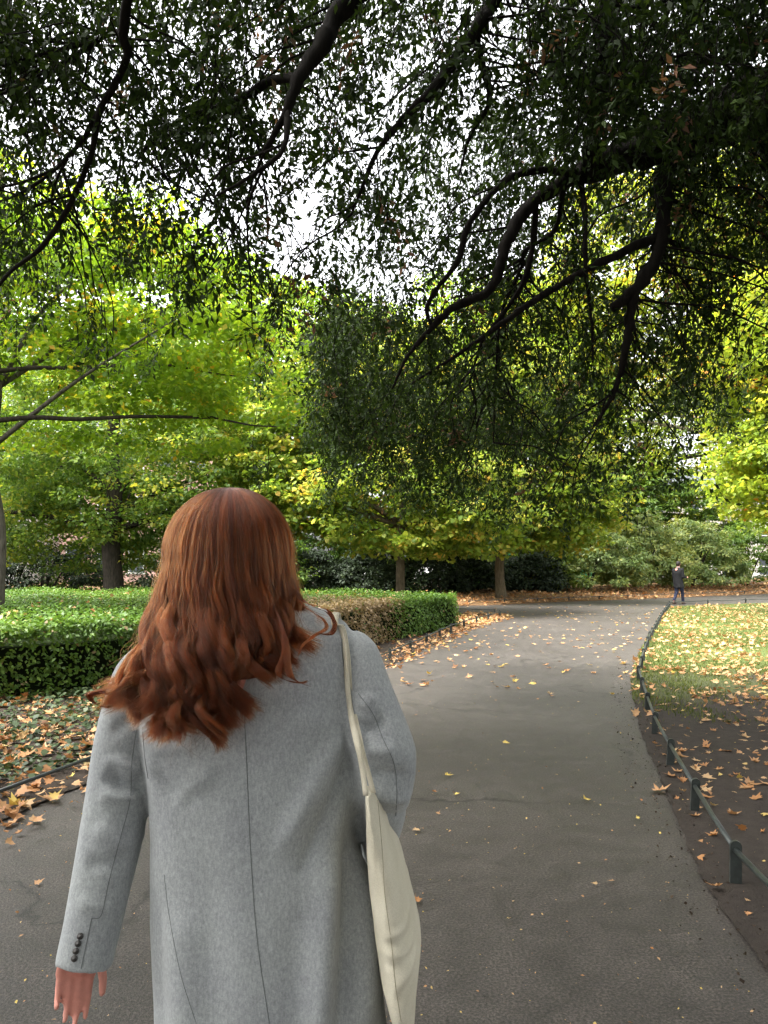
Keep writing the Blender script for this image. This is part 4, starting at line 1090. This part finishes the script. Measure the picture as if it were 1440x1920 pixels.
# trousers and shoes
tr = MB()
for q, fy in ((-1, .10), (1, -.16)):
    hip = Vector((-.26+q*.085, PD, .86)); kn = Vector((-.26+q*.085, PD+fy*.6+.03, .48)); an = Vector((-.26+q*.08, PD+fy, .09))
    tr.capsule(hip, kn, .085, .068); tr.tube([kn, kn.lerp(an, .5), an], [.072, .068, .07], 16)
tr.capsule((-.32, PD+.01, .91), (-.20, PD+.01, .91), .098, .098)
link('trousers', remesh(tr, 'trousers', .01, 3), M['black_cloth'], woman)
for q, fy in ((-1, .10), (1, -.16)):
    s_ = MB(); an = Vector((-.26+q*.08, PD+fy, .05))
    s_.capsule(an + Vector((0,-.04,.0)), an + Vector((0,.15,-.012)), .044, .036); s_.capsule(an + Vector((0,-.02,.0)), an + Vector((0,-.01,.07)), .044, .046)
    s_.box(an + Vector((-.042,-.085,-.05)), an + Vector((.042,.18,-.028)))
    link('shoe', remesh(s_, 'shoe', .006, 4), M['black_shoe'], woman)

# coat: lofted back and sleeves fused into one cloth surface
ct = MB(); SEG = 56
def coat_ring(z, cx, h, b, cy=PD, p=.82, tilt=.122):
    k = min(max((z-1.16)/.22, 0), 1); k = k*k*(3-2*k); out = []
    for i in range(SEG):
        a = 2*PI*i/SEG; ca, sa = math.cos(a), math.sin(a)
        x = h*math.copysign(abs(ca)**p, ca); y = b*math.copysign(abs(sa)**p, sa)
        out.append(Vector((cx+x, cy+y, z + tilt*k*x)))
    return out
for_rings = [(.44,-.214,.248,.170), (.643,-.221,.226,.152), (.76,-.232,.220,.146), (.854,-.239,.216,.140), (.94,-.246,.209,.132), (1.02,-.252,.203,.125), (1.14,-.263,.200,.118), (1.22,-.267,.204,.120), (1.29,-.269,.211,.121), (1.34,-.270,.214,.115), (1.380,-.270,.212,.107), (1.412,-.271,.197,.098), (1.440,-.272,.163,.087), (1.462,-.273,.112,.076), (1.475,-.275,.070,.066), (1.49,-.276,.066,.064)]
ct.loft([coat_ring(*r) for r in for_rings])
Lsl = [(292,1236,1.5,.046), (266,1272,1.5,.056), (246,1330,1.5,.0565), (231,1400,1.498,.0575), (222,1480,1.495,.0595), (210,1560,1.487,.0605), (191,1650,1.47,.0565), (173,1740,1.455,.0535), (162,1790,1.445,.0525), (157,1812,1.44,.0520)]
Rsl = [(640,1205,1.5,.040), (660,1232,1.5,.055), (679,1292,1.485,.058), (702,1366,1.47,.0645), (716,1416,1.462,.068), (719,1462,1.475,.061), (714,1508,1.53,.053), (706,1552,1.60,.051), (690,1600,1.72,.050)]
for S in (Lsl, Rsl):
    p = catmull([W(a_, b_, d_) for a_, b_, d_, r in S], 4); ct.tube(p, list(np.interp(np.linspace(0, len(S)-1, len(p)), range(len(S)), [s[3] for s in S])), 28)
coat_me = remesh(ct, 'coat', .0068, 4, .5)
# folds pressed into the cloth: ridge lines given by rows and columns of the back, amplitude, width
nv = len(coat_me.vertices); co = np.empty(nv*3, np.float32); coat_me.vertices.foreach_get('co', co); co = co.reshape(-1, 3)
nr = np.empty(nv*3, np.float32); coat_me.vertices.foreach_get('normal', nr); nr = nr.reshape(-1, 3)
disp = np.zeros(nv)
def fold(x0, y0, x1, y1, amp, width, soft=.25):
    global disp
    a_ = np.array([X(x0)*.955, Z(y0)]); b_ = np.array([X(x1)*.955, Z(y1)])
    a_[1] = CAM_H + (a_[1]-CAM_H)*.955; b_[1] = CAM_H + (b_[1]-CAM_H)*.955
    v = co[:, [0, 2]] - a_; e = b_ - a_; L = np.linalg.norm(e); e = e/L
    t_ = v @ e / L; per = v @ np.array([-e[1], e[0]])
    env = np.clip(np.minimum(t_, 1-t_)/soft, 0, 1); env = env*env*(3-2*env)
    disp += 2.1*amp*np.exp(-(per/width)**2)*env*(nr[:, 1] < .15)
for f_ in [(662,1330,520,1600,.007,.020), (668,1400,560,1640,-.006,.016), (668,1500,640,1960,-.012,.020), (625,1560,600,1960,.009,.026), (690,1520,690,1960,.008,.018), (560,1650,570,1960,-.004,.03),
           (285,1400,400,1380,.004,.014), (280,1440,390,1500,-.005,.016), (275,1330,300,1500,.004,.02), (330,1500,420,1420,.004,.016), (300,1640,310,1960,-.004,.02), (350,1660,370,1960,.005,.035),
           (440,1400,480,1960,.003,.05), (400,1560,420,1960,-.003,.04),
           (190,1420,268,1455,.006,.012), (185,1455,268,1490,-.006,.012), (180,1490,262,1500,.005,.012), (205,1400,225,1500,-.004,.012), (200,1380,260,1340,-.004,.012), (178,1540,250,1600,.004,.016), (160,1620,240,1610,-.004,.014), (150,1680,225,1700,.003,.014),
           (672,1370,730,1340,-.007,.013), (675,1400,745,1400,.007,.014), (690,1440,770,1450,-.006,.013), (690,1480,775,1500,.006,.014), (680,1330,700,1300,.005,.012), (700,1530,770,1550,-.004,.012),
           (500,1230,640,1290,.003,.03), (540,1330,650,1370,.003,.022)]:
    fold(*f_)
lowf = np.sin(co[:, 0]*17 + co[:, 2]*4)*np.sin(co[:, 2]*11 + co[:, 0]*6)*.0016
disp += lowf
co += nr*disp[:, None]
coat_me.vertices.foreach_set('co', co.ravel()); coat_me.update()
coat = link('coat', coat_me, M['wool'], woman)
bvh = BVHTree.FromPolygons([tuple(v) for v in co], [tuple(p.vertices) for p in coat_me.polygons])
def on_coat(px, py, lift=.0004):
    o_ = Vector((0, 0, CAM_H)); dv = (W(px, py, 1.5) - o_).normalized()
    h = bvh.ray_cast(o_, dv)
    return (h[0] + h[1]*lift, h[1]) if h[0] is not None else (None, None)
def child(o, parent):
    """Parent a mesh built in world coordinates to a part that sits at the thing's origin."""
    o.parent = parent; o.matrix_parent_inverse = Matrix.Translation(-Vector(woman.location)) if parent.type == 'EMPTY' else Matrix.Identity(4); o.matrix_basis = Matrix.Identity(4)
    return o
def seam(pts, r=.0007, mat='seam', name='seam'):
    p = catmull([(a_, b_, 0) for a_, b_ in pts], 8); q = []
    for v in p:
        h, n_ = on_coat(v.x, v.y)
        if h is not None and (not q or (h-q[-1]).length < .05): q.append(h)
    if len(q) > 2:
        m_ = MB(); m_.tube(q, r, 5); child(m_.build(name, M[mat], woman), coat)
seam([(458,1340),(462,1420),(470,1600),(482,1760),(505,1919)])
seam([(308,1640),(318,1720),(340,1830),(368,1919)], .0004)
seam([(256,1368),(247,1430),(244,1500),(226,1570),(205,1650),(190,1715),(172,1722)], .0007)
seam([(172,1722),(164,1760),(152,1816)], .0009)
seam([(652,1150),(641,1195),(645,1250),(660,1320),(668,1370)], .0008)
seam([(672,1300),(700,1340),(718,1385),(738,1430),(744,1480),(742,1530)], .0007)
seam([(268,1372),(272,1420),(278,1460)], .0008)
# cuff buttons
for bx_, by_ in ((151,1755), (147,1769), (143,1783), (140,1797)):
    h, n_ = on_coat(bx_, by_)
    if h is None: continue
    bt = MB(); bt.tube([h - n_*.001, h + n_*.0022, h + n_*.0032, h + n_*.0034, h + n_*.0022, h + n_*.0021], [.0058, .0060, .0056, .0046, .0036, .0008], 18)
    child(bt.build('button', M['button'], woman, True), coat)
# pocket flap showing past the waist
pf = MB(); pf.loft([[Vector((-.4585,1.50,1.0)), Vector((-.44,1.50,1.0)), Vector((-.44,1.61,1.005)), Vector((-.4585,1.61,1.005))],
                    [Vector((-.463,1.50,.925)), Vector((-.445,1.50,.925)), Vector((-.445,1.61,.93)), Vector((-.463,1.61,.93))]])
child(pf.build('pocket_flap', M['wool'], woman), coat)
# collar lying round the neck under the hair
cl = MB(); rings = []
for z_, h_, b_ in ((1.425,.105,.092), (1.45,.096,.088), (1.488,.083,.080), (1.50,.078,.076), (1.488,.072,.070), (1.46,.07,.066)):
    rings.append([Vector((-.277 + h_*math.cos(2*PI*i/32), PD + b_*math.sin(2*PI*i/32), z_ + .1*h_*math.cos(2*PI*i/32))) for i in range(32)])
cl.loft(rings, cap=False); child(cl.build('collar', M['wool'], woman, True), coat)

# ---------------- hair
ROW  = np.array([ 915, 925, 950,1000,1050,1100,1140,1180,1220,1260,1300,1340,1400])
HL   = np.array([ 425, 395, 356, 327, 309, 298, 289, 277, 258, 243, 236, 238, 250])
HR   = np.array([ 440, 470, 506, 530, 546, 552, 556, 560, 556, 548, 535, 515, 490])
DB   = np.array([1.498,1.465,1.435,1.402,1.385,1.378,1.372,1.362,1.350,1.345,1.343,1.345,1.347])
DS   = np.array([1.50,1.50,1.50,1.50,1.50,1.495,1.48,1.45,1.425,1.41,1.40,1.40,1.40])
def hair_pt(py, th, layer, dpx=0, dd=0):
    """Vectorised: rows, angle round from the back, layer 0..1 outward."""
    l = np.interp(py, ROW, HL); r = np.interp(py, ROW, HR); db = np.interp(py, ROW, DB); ds = np.interp(py, ROW, DS)
    u_ = np.clip((py - 914)/136, 0, 1); e_ = np.sqrt(np.maximum(1 - (1-u_)**2.1, 0)); m_ = py < 1050
    l = np.where(m_, 430 - 121*e_, l); r = np.where(m_, 430 + 116*e_, r); db = np.where(m_, 1.5 - .115*e_, db)
    c = (l+r)/2; h = (r-l)/2; s = np.sin(th)
    px = c + h*s*(.86 + .14*layer) + dpx
    ins = (1-layer)*np.interp(py, [915,1000,1200,1400], [.012,.03,.022,.016])
    d = ds - (ds-db)*np.cos(th) + ins + dd
    return np.stack([(px-720)/F*d, d, CAM_H - (py-HOR)/F*d], -1)
# opaque under-layer so that nothing shows through the strands
rows_ = np.concatenate([914 + 66*np.linspace(.15, 1, 9)**2, np.linspace(995, 1270, 20)]); ths = np.linspace(-1.55, 1.55, 33)
ub = MB(); rr_ = []
for py in rows_:
    th_s = 1 if py < 1150 else np.interp(py, [1150,1300], [1,.8])
    ring = [Vector(q) for q in hair_pt(np.full(33, py), ths*th_s, np.full(33, .05))]
    if py < 1120:
        q0, q1 = ring[-1], ring[0]; fr = np.interp(py, [919,960,1060,1120], [.01,.05,.045,.03])
        ring += [q0.lerp(q1, k/6) + Vector((0, fr*math.sin(PI*k/6), 0)) for k in range(1, 6)]
    else:
        q0, q1 = ring[-1], ring[0]; mid_ = np.interp(py, [1120,1300], [.0,0])
        ring += [q0.lerp(q1, k/6) + Vector((0, -.045*math.sin(PI*k/6)*min(1, (py-1120)/80), 0)) for k in range(1, 6)]
    rr_.append(ring)
ub.loft(rr_)
hair_base = ub.build('hair_underlayer', M['auburn_base'], woman, True)

random.seed(4); rng = np.random.default_rng(5)
NP = 34
s = np.linspace(0, 1, NP)
strands = []; radii = []; lockv = []
def add_lock(path_fn, count, R, root_r=.5, tip_r=.25, frizz=1.0, rad=.00030, tone=0.):
    """path_fn(s, dpx, dd) -> (NP,3); strands scattered in the lock's cross-section."""
    lv = float(np.clip(rng.normal(.24 + tone, .17), 0, .75))
    for _ in range(count):
        a_ = rng.uniform(0, 2*PI); q = math.sqrt(rng.uniform(0, 1))
        prof = np.interp(s, [0, .35, .7, 1], [root_r, 1, .9, tip_r])
        tw = a_ + s*rng.uniform(.5, 2.2)
        dpx = R*q*np.cos(tw)*prof + frizz*np.cumsum(rng.normal(0, .28, NP))*.8
        dd = R*q*np.sin(tw)*prof*.00075 + frizz*np.cumsum(rng.normal(0, .28, NP))*.0006
        trim = 1 - .15*rng.uniform(0, 1)**1.5
        P_ = path_fn(s*trim, dpx, dd)
        strands.append(P_); lockv.append(lv); radii.append(np.interp(s, [0,.8,1], [rad, rad, rad*.3])*rng.uniform(.8, 1.2))
END_T = np.array([-1,-.7,-.4,-.1,.15,.4,.6,.8,1]); END_Y = np.array([1335,1366,1394,1402,1388,1362,1312,1258,1220])
def back_lock(th, layer, yend, amp, lam, ph, sweep, hook, lift, thc=None, pinch=0., bulge=0.):
    def fn(s, dpx, dd):
        ph_, am_, ye_ = ph + rng.normal(0, .1), amp*rng.uniform(.9, 1.1), yend + rng.normal(0, 6)
        g_ = np.where(s < .82, (s/.82)**1.35*.9, .9 + (s-.82)/.18*.1)
        py = 914.5 + (ye_-914.5)*g_
        A = am_*np.interp(py, [980,1060,1140,1230,1400], [0, .12, .55, 1, 1.1])
        w = 2*PI*(py-1040)/lam + ph_
        e = np.clip((s-.72)/.28, 0, 1)
        c0 = th if thc is None else thc
        k = pinch*np.interp(py, [1060,1150,1260,1400], [0, .45, 1, 1])
        tt = (th + (c0-th)*k)*np.interp(py, [915,1120,1250,1400], [1, .98, .86, .80])
        return hair_pt(py, tt, np.full_like(py, layer), dpx + A*np.sin(w) + sweep*e**1.6 + hook*e**3,
                       dd - .0075*A/14*np.cos(w) - lift*e**2 + .003*(A/14) - bulge*k)
    return fn
# tresses: neighbouring locks share a wave and draw together towards the ends
def tress_set(n, off, layer_lo, layer_hi, locks, strands_n, ydrop, R, shade):
    wid = 2.9/n
    for j in range(n):
        thc = -1.45 + wid*(j + .5 + off) + random.uniform(-.05, .05); tpos = math.sin(max(-1.5, min(1.5, thc)))
        ph = random.uniform(0, 2*PI); lam = random.uniform(125, 175); amp = random.uniform(14, 25)
        ye = float(np.interp(tpos, END_T, END_Y)) + random.uniform(-38, 12) - ydrop
        sg = -1 if random.random() < (.7 if tpos < .1 else .4) else 1
        sw, hk = sg*random.uniform(6, 26), sg*random.uniform(14, 44); tone_ = random.gauss(0, .10) + shade
        for q in range(locks):
            th = thc + wid*(q + random.random() - locks/2)/locks*1.15
            if abs(th) > 1.54: continue
            rel = (th-thc)/(wid*.5)
            add_lock(back_lock(th, random.uniform(layer_lo, layer_hi), ye + random.uniform(-22, 6), amp*random.uniform(.85, 1.15), lam, ph + random.uniform(-.3, .3), sw*random.uniform(.5, 1.3), hk*random.uniform(.4, 1.3), random.uniform(0, .010), thc, random.uniform(.45, .7), .015*max(0, 1-rel*rel)),
                     strands_n, R*random.uniform(.7, 1.2), .8, random.uniform(.10, .3), .55, tone=tone_)
tress_set(13, 0, .35, .6, 9, 90, -4, 10, -.14)
tress_set(15, .3, .6, .85, 9, 95, 0, 9, -.05)
tress_set(12, 0, .85, 1.05, 10, 95, 6, 8, .03)
tress_set(9, .4, .95, 1.12, 6, 80, 55, 6, .10)
# flyaway single hairs
for i in range(260):
    th = random.uniform(-1.55, 1.55); tpos = math.sin(th); ye = float(np.interp(tpos, END_T, END_Y)) + random.uniform(-160, 30)
    add_lock(back_lock(th, 1.12, ye, random.uniform(8, 30), random.uniform(110, 240), random.uniform(0, 6.3), random.uniform(-40, 40), 0, .01), 2, 8, .3, 1.5, 3.2, .00022)
# loose locks that leave the mass: drawn by hand
def free_lock(pts):
    def fn(s, dpx, dd):
        n_ = len(pts)-1; P_ = [Vector(p) for p in pts]; c_ = np.array([tuple(v) for v in catmull(P_, 12)])
        u = np.linspace(0, 1, len(c_)); x_ = np.interp(s, u, c_[:, 0]) + dpx; y_ = np.interp(s, u, c_[:, 1]) + dpx*.4; d_ = np.interp(s, u, c_[:, 2]) + dd
        return np.stack([(x_-720)/F*d_, d_, CAM_H - (y_-HOR)/F*d_], -1)
    return fn
for pts, cnt, R in (
    ([(285,1150,1.44),(262,1215,1.40),(240,1262,1.38),(222,1292,1.37),(190,1296,1.37),(168,1304,1.375),(176,1318,1.38),(200,1326,1.375),(226,1318,1.37)], 90, 7),
    ([(290,1170,1.42),(255,1235,1.38),(232,1280,1.365),(205,1300,1.365),(182,1298,1.37),(170,1306,1.375)], 60, 5),
    ([(268,1200,1.40),(236,1240,1.385),(222,1275,1.375),(230,1300,1.365),(252,1318,1.36),(270,1330,1.355)], 70, 6),
    ([(545,1080,1.45),(560,1120,1.43),(590,1138,1.41),(616,1150,1.40),(628,1170,1.395),(620,1188,1.39),(600,1188,1.385),(575,1180,1.38)], 45, 4),
    ([(548,1110,1.43),(575,1140,1.41),(605,1160,1.395),(612,1178,1.39),(590,1192,1.385),(568,1210,1.375),(558,1232,1.37)], 34, 3),
    ([(540,1060,1.47),(556,1105,1.44),(575,1130,1.42),(608,1140,1.405),(624,1156,1.40),(627,1180,1.395)], 34, 3),
    ([(520,1150,1.37),(535,1200,1.352),(538,1240,1.345),(545,1268,1.34),(562,1280,1.34),(582,1287,1.345)], 90, 7),
    ([(528,1180,1.36),(532,1225,1.35),(522,1262,1.342),(538,1276,1.338),(565,1280,1.34),(578,1276,1.345)], 60, 5),
    ([(300,1230,1.37),(292,1275,1.36),(305,1300,1.35),(300,1330,1.347)], 60, 7)):
    add_lock(free_lock([(a_, b_, d_ + (.012 if q_ == 0 else 0)) for q_, (a_, b_, d_) in enumerate(pts)]), int(cnt*1.2), R*1.1, .3, .12, .9)
pos = np.concatenate([p.reshape(-1, 3) for p in strands]).astype(np.float32); rad_ = np.concatenate(radii).astype(np.float32)
hcv = bpy.data.hair_curves.new('hair'); hcv.add_curves([NP]*len(strands))
hcv.position_data.foreach_set('vector', pos.ravel())
ra = hcv.attributes.get('radius') or hcv.attributes.new('radius', 'FLOAT', 'POINT')
ra.data.foreach_set('value', rad_)
la = hcv.attributes.new('lock', 'FLOAT', 'CURVE'); la.data.foreach_set('value', np.array(lockv, np.float32))
hcv.materials.append(M['auburn'])
ho = bpy.data.objects.new('hair', hcv); COL.objects.link(ho); ho.parent = woman
ho.matrix_parent_inverse = Matrix.Translation(-Vector(woman.location))
ho['label'] = 'long wavy auburn hair falling over the coat'

# ---------------- tote bag hanging from her shoulder
bag = thing('tote_bag', 'cream canvas tote bag hanging from the woman\'s shoulder', 'bag', W(735,1930,1.45))
bb = MB(); rings = []
BR = [  # row, left, right, near depth, far depth
 (1478,684,698,1.345,1.50), (1500,684,708,1.33,1.53), (1540,685,719,1.325,1.58), (1590,687,735,1.32,1.62), (1640,690,752,1.315,1.64), (1700,695,771,1.31,1.66), (1750,699,783,1.31,1.67), (1785,704,792,1.31,1.67), (1830,711,787,1.315,1.66), (1870,722,782,1.32,1.65), (1915,736,779,1.33,1.63), (1960,746,772,1.34,1.61), (1975,752,764,1.36,1.58)]
for py, l, r, dn, df in BR:
    dm = (dn*.72+df*.28); ring = []
    c_ = W((l+r)/2, py, dm); hw = (r-l)/2/F*dm; hl = (df-dn)/2; cy = (dn+df)/2
    for i in range(40):
        a_ = 2*PI*i/40; ca, sa = math.cos(a_), math.sin(a_)
        y_ = cy + hl*math.copysign(abs(sa)**.9, sa); x_ = c_.x + hw*math.copysign(abs(ca)**.85, ca) + (y_-dm)*.02
        ring.append(Vector((x_, y_, c_.z)))
    rings.append(ring)
bb.loft(rings[::-1])
bag_me = remesh(bb, 'bag_body', .0055, 5, .5)
nv = len(bag_me.vertices); bco = np.empty(nv*3, np.float32); bag_me.vertices.foreach_get('co', bco); bco = bco.reshape(-1, 3)
bn = np.empty(nv*3, np.float32); bag_me.vertices.foreach_get('normal', bn); bn = bn.reshape(-1, 3)
bd_ = np.zeros(nv)
def bfold(x0, y0, x1, y1, amp, width, soft=.3, d=1.335):
    global bd_
    a_ = W(x0, y0, d); b_ = W(x1, y1, d); a2 = np.array([a_.x, a_.z]); b2 = np.array([b_.x, b_.z])
    v = bco[:, [0, 2]] - a2; e = b2-a2; L = np.linalg.norm(e); e = e/L; t_ = v @ e / L; per = v @ np.array([-e[1], e[0]])
    env = np.clip(np.minimum(t_, 1-t_)/soft, 0, 1); bd_ += .65*amp*np.exp(-(per/width)**2)*env*(bn[:, 1] < .3)
for f_ in [(692,1490,716,1590,-.012,.007), (702,1560,716,1720,-.009,.009), (706,1500,728,1600,.005,.008), (690,1560,700,1760,.004,.008), (715,1745,775,1735,.005,.006), (712,1762,780,1757,-.005,.006), (712,1778,785,1780,.005,.006), (716,1800,785,1795,-.004,.007), (790,1790,735,1850,.005,.008), (785,1815,740,1875,-.006,.008), (720,1860,760,1919,.004,.009), (735,1600,762,1720,.004,.014)]:
    bfold(*f_)
bco += bn*bd_[:, None]; bag_me.vertices.foreach_set('co', bco.ravel()); bag_me.update()
bag_body = link('bag_body', bag_me, M['canvas'], bag)
bbvh = BVHTree.FromPolygons([tuple(v) for v in bco], [tuple(p.vertices) for p in bag_me.polygons])
q = []
for v in catmull([(708,1500,0),(716,1590,0),(722,1680,0),(734,1770,0),(742,1850,0),(752,1915,0)], 8):
    h = bbvh.ray_cast(Vector((0,0,CAM_H)), (W(v.x, v.y, 1.4) - Vector((0,0,CAM_H))).normalized())
    if h[0] is not None: q.append(h[0] + h[1]*.0003)
M['stitch'] = mat_plain('canvas_stitch', (.36,.32,.22), .9, .1)
if len(q) > 2:
    m_ = MB(); m_.tube(q, .0007, 5); so = m_.build('seam', M['stitch'], bag); so.parent = bag_body; so.matrix_parent_inverse = Matrix.Identity(4); so.matrix_basis = Matrix.Identity(4)
# turned hem at the mouth of the bag
hm = MB(); hp = [W(698,1476,1.335), W(692,1500,1.326), W(702,1540,1.322), W(716,1600,1.316)]
def strap(pts, w, th=.0022):
    """A flat webbing strap following points (with a side vector)."""
    m_ = MB(); rings = []
    P_ = catmull([p for p, _ in pts], 6); Sd = catmull([s_ for _, s_ in pts], 6)
    for i, p in enumerate(P_):
        t_ = (P_[min(i+1, len(P_)-1)] - P_[max(i-1, 0)]).normalized(); sd = (Sd[i] - t_*Sd[i].dot(t_)).normalized(); n_ = t_.cross(sd)
        rings.append([p + sd*w/2 + n_*th/2, p - sd*w/2 + n_*th/2, p - sd*w/2 - n_*th/2, p + sd*w/2 - n_*th/2])
    m_.loft(rings); return m_
def on_back(px, py, lift):
    h, n_ = on_coat(px, py); return (h + n_*lift) if h is not None else W(px, py, 1.38)
s1 = [on_back(629,1158,.004)] + [on_back(a_, b_, .005) for a_, b_ in ((636,1180),(645,1230),(654,1290),(661,1340))]
top_h = bvh.ray_cast(Vector((s1[0].x - .004, PD - .01, 1.8)), Vector((0, 0, -1)))[0]; sh = top_h + Vector((0, 0, .004))
top_b = bvh.ray_cast(Vector((s1[0].x - .002, PD - .05, 1.8)), Vector((0, 0, -1)))[0]; s1[0] = top_b + Vector((0, -.003, .004))
fr_h = bvh.ray_cast(Vector((s1[0].x + .005, PD + .4, sh.z - .07)), Vector((0, -1, 0)))[0]; fr = fr_h + Vector((0, .005, 0))
side = Vector((.75, -.66, 0))
pA = [(fr, side)] + [(sh, Vector((1,.1,-.12)))] + [(p, Vector((.8, -.6, 0))) for p in s1] + [(W(670,1395,1.345), side), (W(679,1440,1.338), side), (W(686,1492,1.332), side)]
strap(pA, .0115).build('strap', M['canvas'], bag, True)
off = Vector((.004, .007, .001))
pB = [(fr + off, side)] + [(sh + off, Vector((1,.1,-.12)))] + [(p + off*(.5 + .15*i), Vector((.8, -.6, 0))) for i, p in enumerate(s1)] + [(W(676,1395,1.36), side), (W(688,1440,1.362), side), (W(700,1486,1.365), side)]
strap(pB, .0115).build('strap', M['canvas'], bag, True)
pC = [(fr, side), (fr + Vector((.04, .05, -.15)), side), (W(705,1480,1.52), side)]
strap(pC, .014).build('strap', M['canvas'], bag, True)

# ---------------- the man on the crossing path
mn = W(1271, 1131, 30.3); mn.z = 0
man = thing('person', 'distant person in a dark jacket and navy trousers walking on the crossing path', 'person', mn)
def mp(x, y, z): return mn + Vector((x, y, z))
b_ = MB(); fw = Vector((.75, .66, 0))
head(b_, mp(.03,.02,1.60), fw, 1.0)
b_.capsule(mp(0,0,1.38), mp(.02,.01,1.52), .055, .05); b_.capsule(mp(-.01,0,1.05), mp(-.01,0,1.32), .12, .14); b_.capsule(mp(-.01,0,.92), mp(-.01,0,1.05), .13, .12)
legs = [(mp(-.05,.05,.88), mp(-.03,.05,.48), mp(-.17,-.03,.13)), (mp(.06,-.05,.88), mp(.19,.03,.49), mp(.24,.08,.09))]
for hip, kn, an in legs:
    b_.capsule(hip, kn, .08, .055); b_.capsule(kn, an, .05, .035)
arms = [(mp(-.12,.14,1.38), mp(-.10,.20,1.10), mp(.13,.30,1.05)), (mp(.12,-.14,1.38), mp(.15,-.16,1.09), mp(.34,.02,1.06))]
for sh_, el, wr_ in arms:
    b_.capsule(sh_, el, .045, .038); b_.capsule(el, wr_, .036, .026)
    hand(b_, wr_, fw, (0,0,1), (-.6,.75,0) if sh_.y < mn.y else (.6,-.75,0), 1.0, .5)
link('body', remesh(b_, 'man_body', .011, 2), M['skin'], man)
j = MB()
rg = []
for z, h_, d_, ox in ((.66,.21,.19,.05), (.78,.20,.175,.03), (.95,.19,.16,.0), (1.10,.185,.15,-.01), (1.25,.205,.155,-.015), (1.36,.20,.13,-.01), (1.42,.13,.10,0), (1.46,.08,.075,.01)):
    rg.append([mp(ox + (h_*math.cos(2*PI*i/24))*.66 + (d_*math.sin(2*PI*i/24))*.75, (h_*math.cos(2*PI*i/24))*-.75 + (d_*math.sin(2*PI*i/24))*.66, z) for i in range(24)])
j.loft(rg)
for sh_, el, wr_ in arms:
    j.capsule(sh_, el, .066, .058); j.tube([el, el.lerp(wr_, .5), el.lerp(wr_, .93)], [.056,.052,.048], 14); j.capsule(el, el, .057, .057)
link('jacket', remesh(j, 'jacket', .012, 3), M['black_cloth'], man)
t_ = MB()
for hip, kn, an in legs:
    t_.capsule(hip, kn, .098, .072); t_.tube([kn, kn.lerp(an, .5), an + Vector((0,0,.01))], [.07,.064,.06], 14)
link('trousers', remesh(t_, 'man_trousers', .012, 3), M['navy'], man)
for hip, kn, an in legs:
    s_ = MB(); base_ = Vector((an.x, an.y, .048)); s_.capsule(base_ - fw*.05, base_ + fw*.15, .046, .038); s_.capsule(base_, base_ + Vector((0,0,.05)), .045, .045)
    link('shoe', remesh(s_, 'man_shoe', .010, 3), M['shoe'], man)
h_ = MB(); h_.ellipsoid(mp(.018,.01,1.635), (.088,.09,.088)); h_.ellipsoid(mp(.0,-.005,1.60), (.078,.078,.09)); link('hair', remesh(h_, 'man_hair', .01, 2), M['dark_hair'], man)
sf = MB(); sf.tube([mp(.012,.008,1.43), mp(.016,.01,1.47), mp(.018,.012,1.50)], [.072,.068,.062], 16); sf.build('scarf', mat_plain('pale_scarf', (.5,.35,.33), .8, .2), man, True)
ph = thing('phone', 'small phone held up in front of the distant walking person', 'phone', mp(.33,.24,1.08))
m_ = MB(); c_ = mp(.33,.24,1.12); m_.box(c_ + Vector((-.038,-.006,-.07)), c_ + Vector((.038,.006,.07))); m_.build('case', M['black_shoe'], ph)
m_ = MB(); m_.box(c_ + Vector((-.034,-.0085,-.062)), c_ + Vector((.034,-.0062,.062))); m_.build('screen', M['glass'], ph)
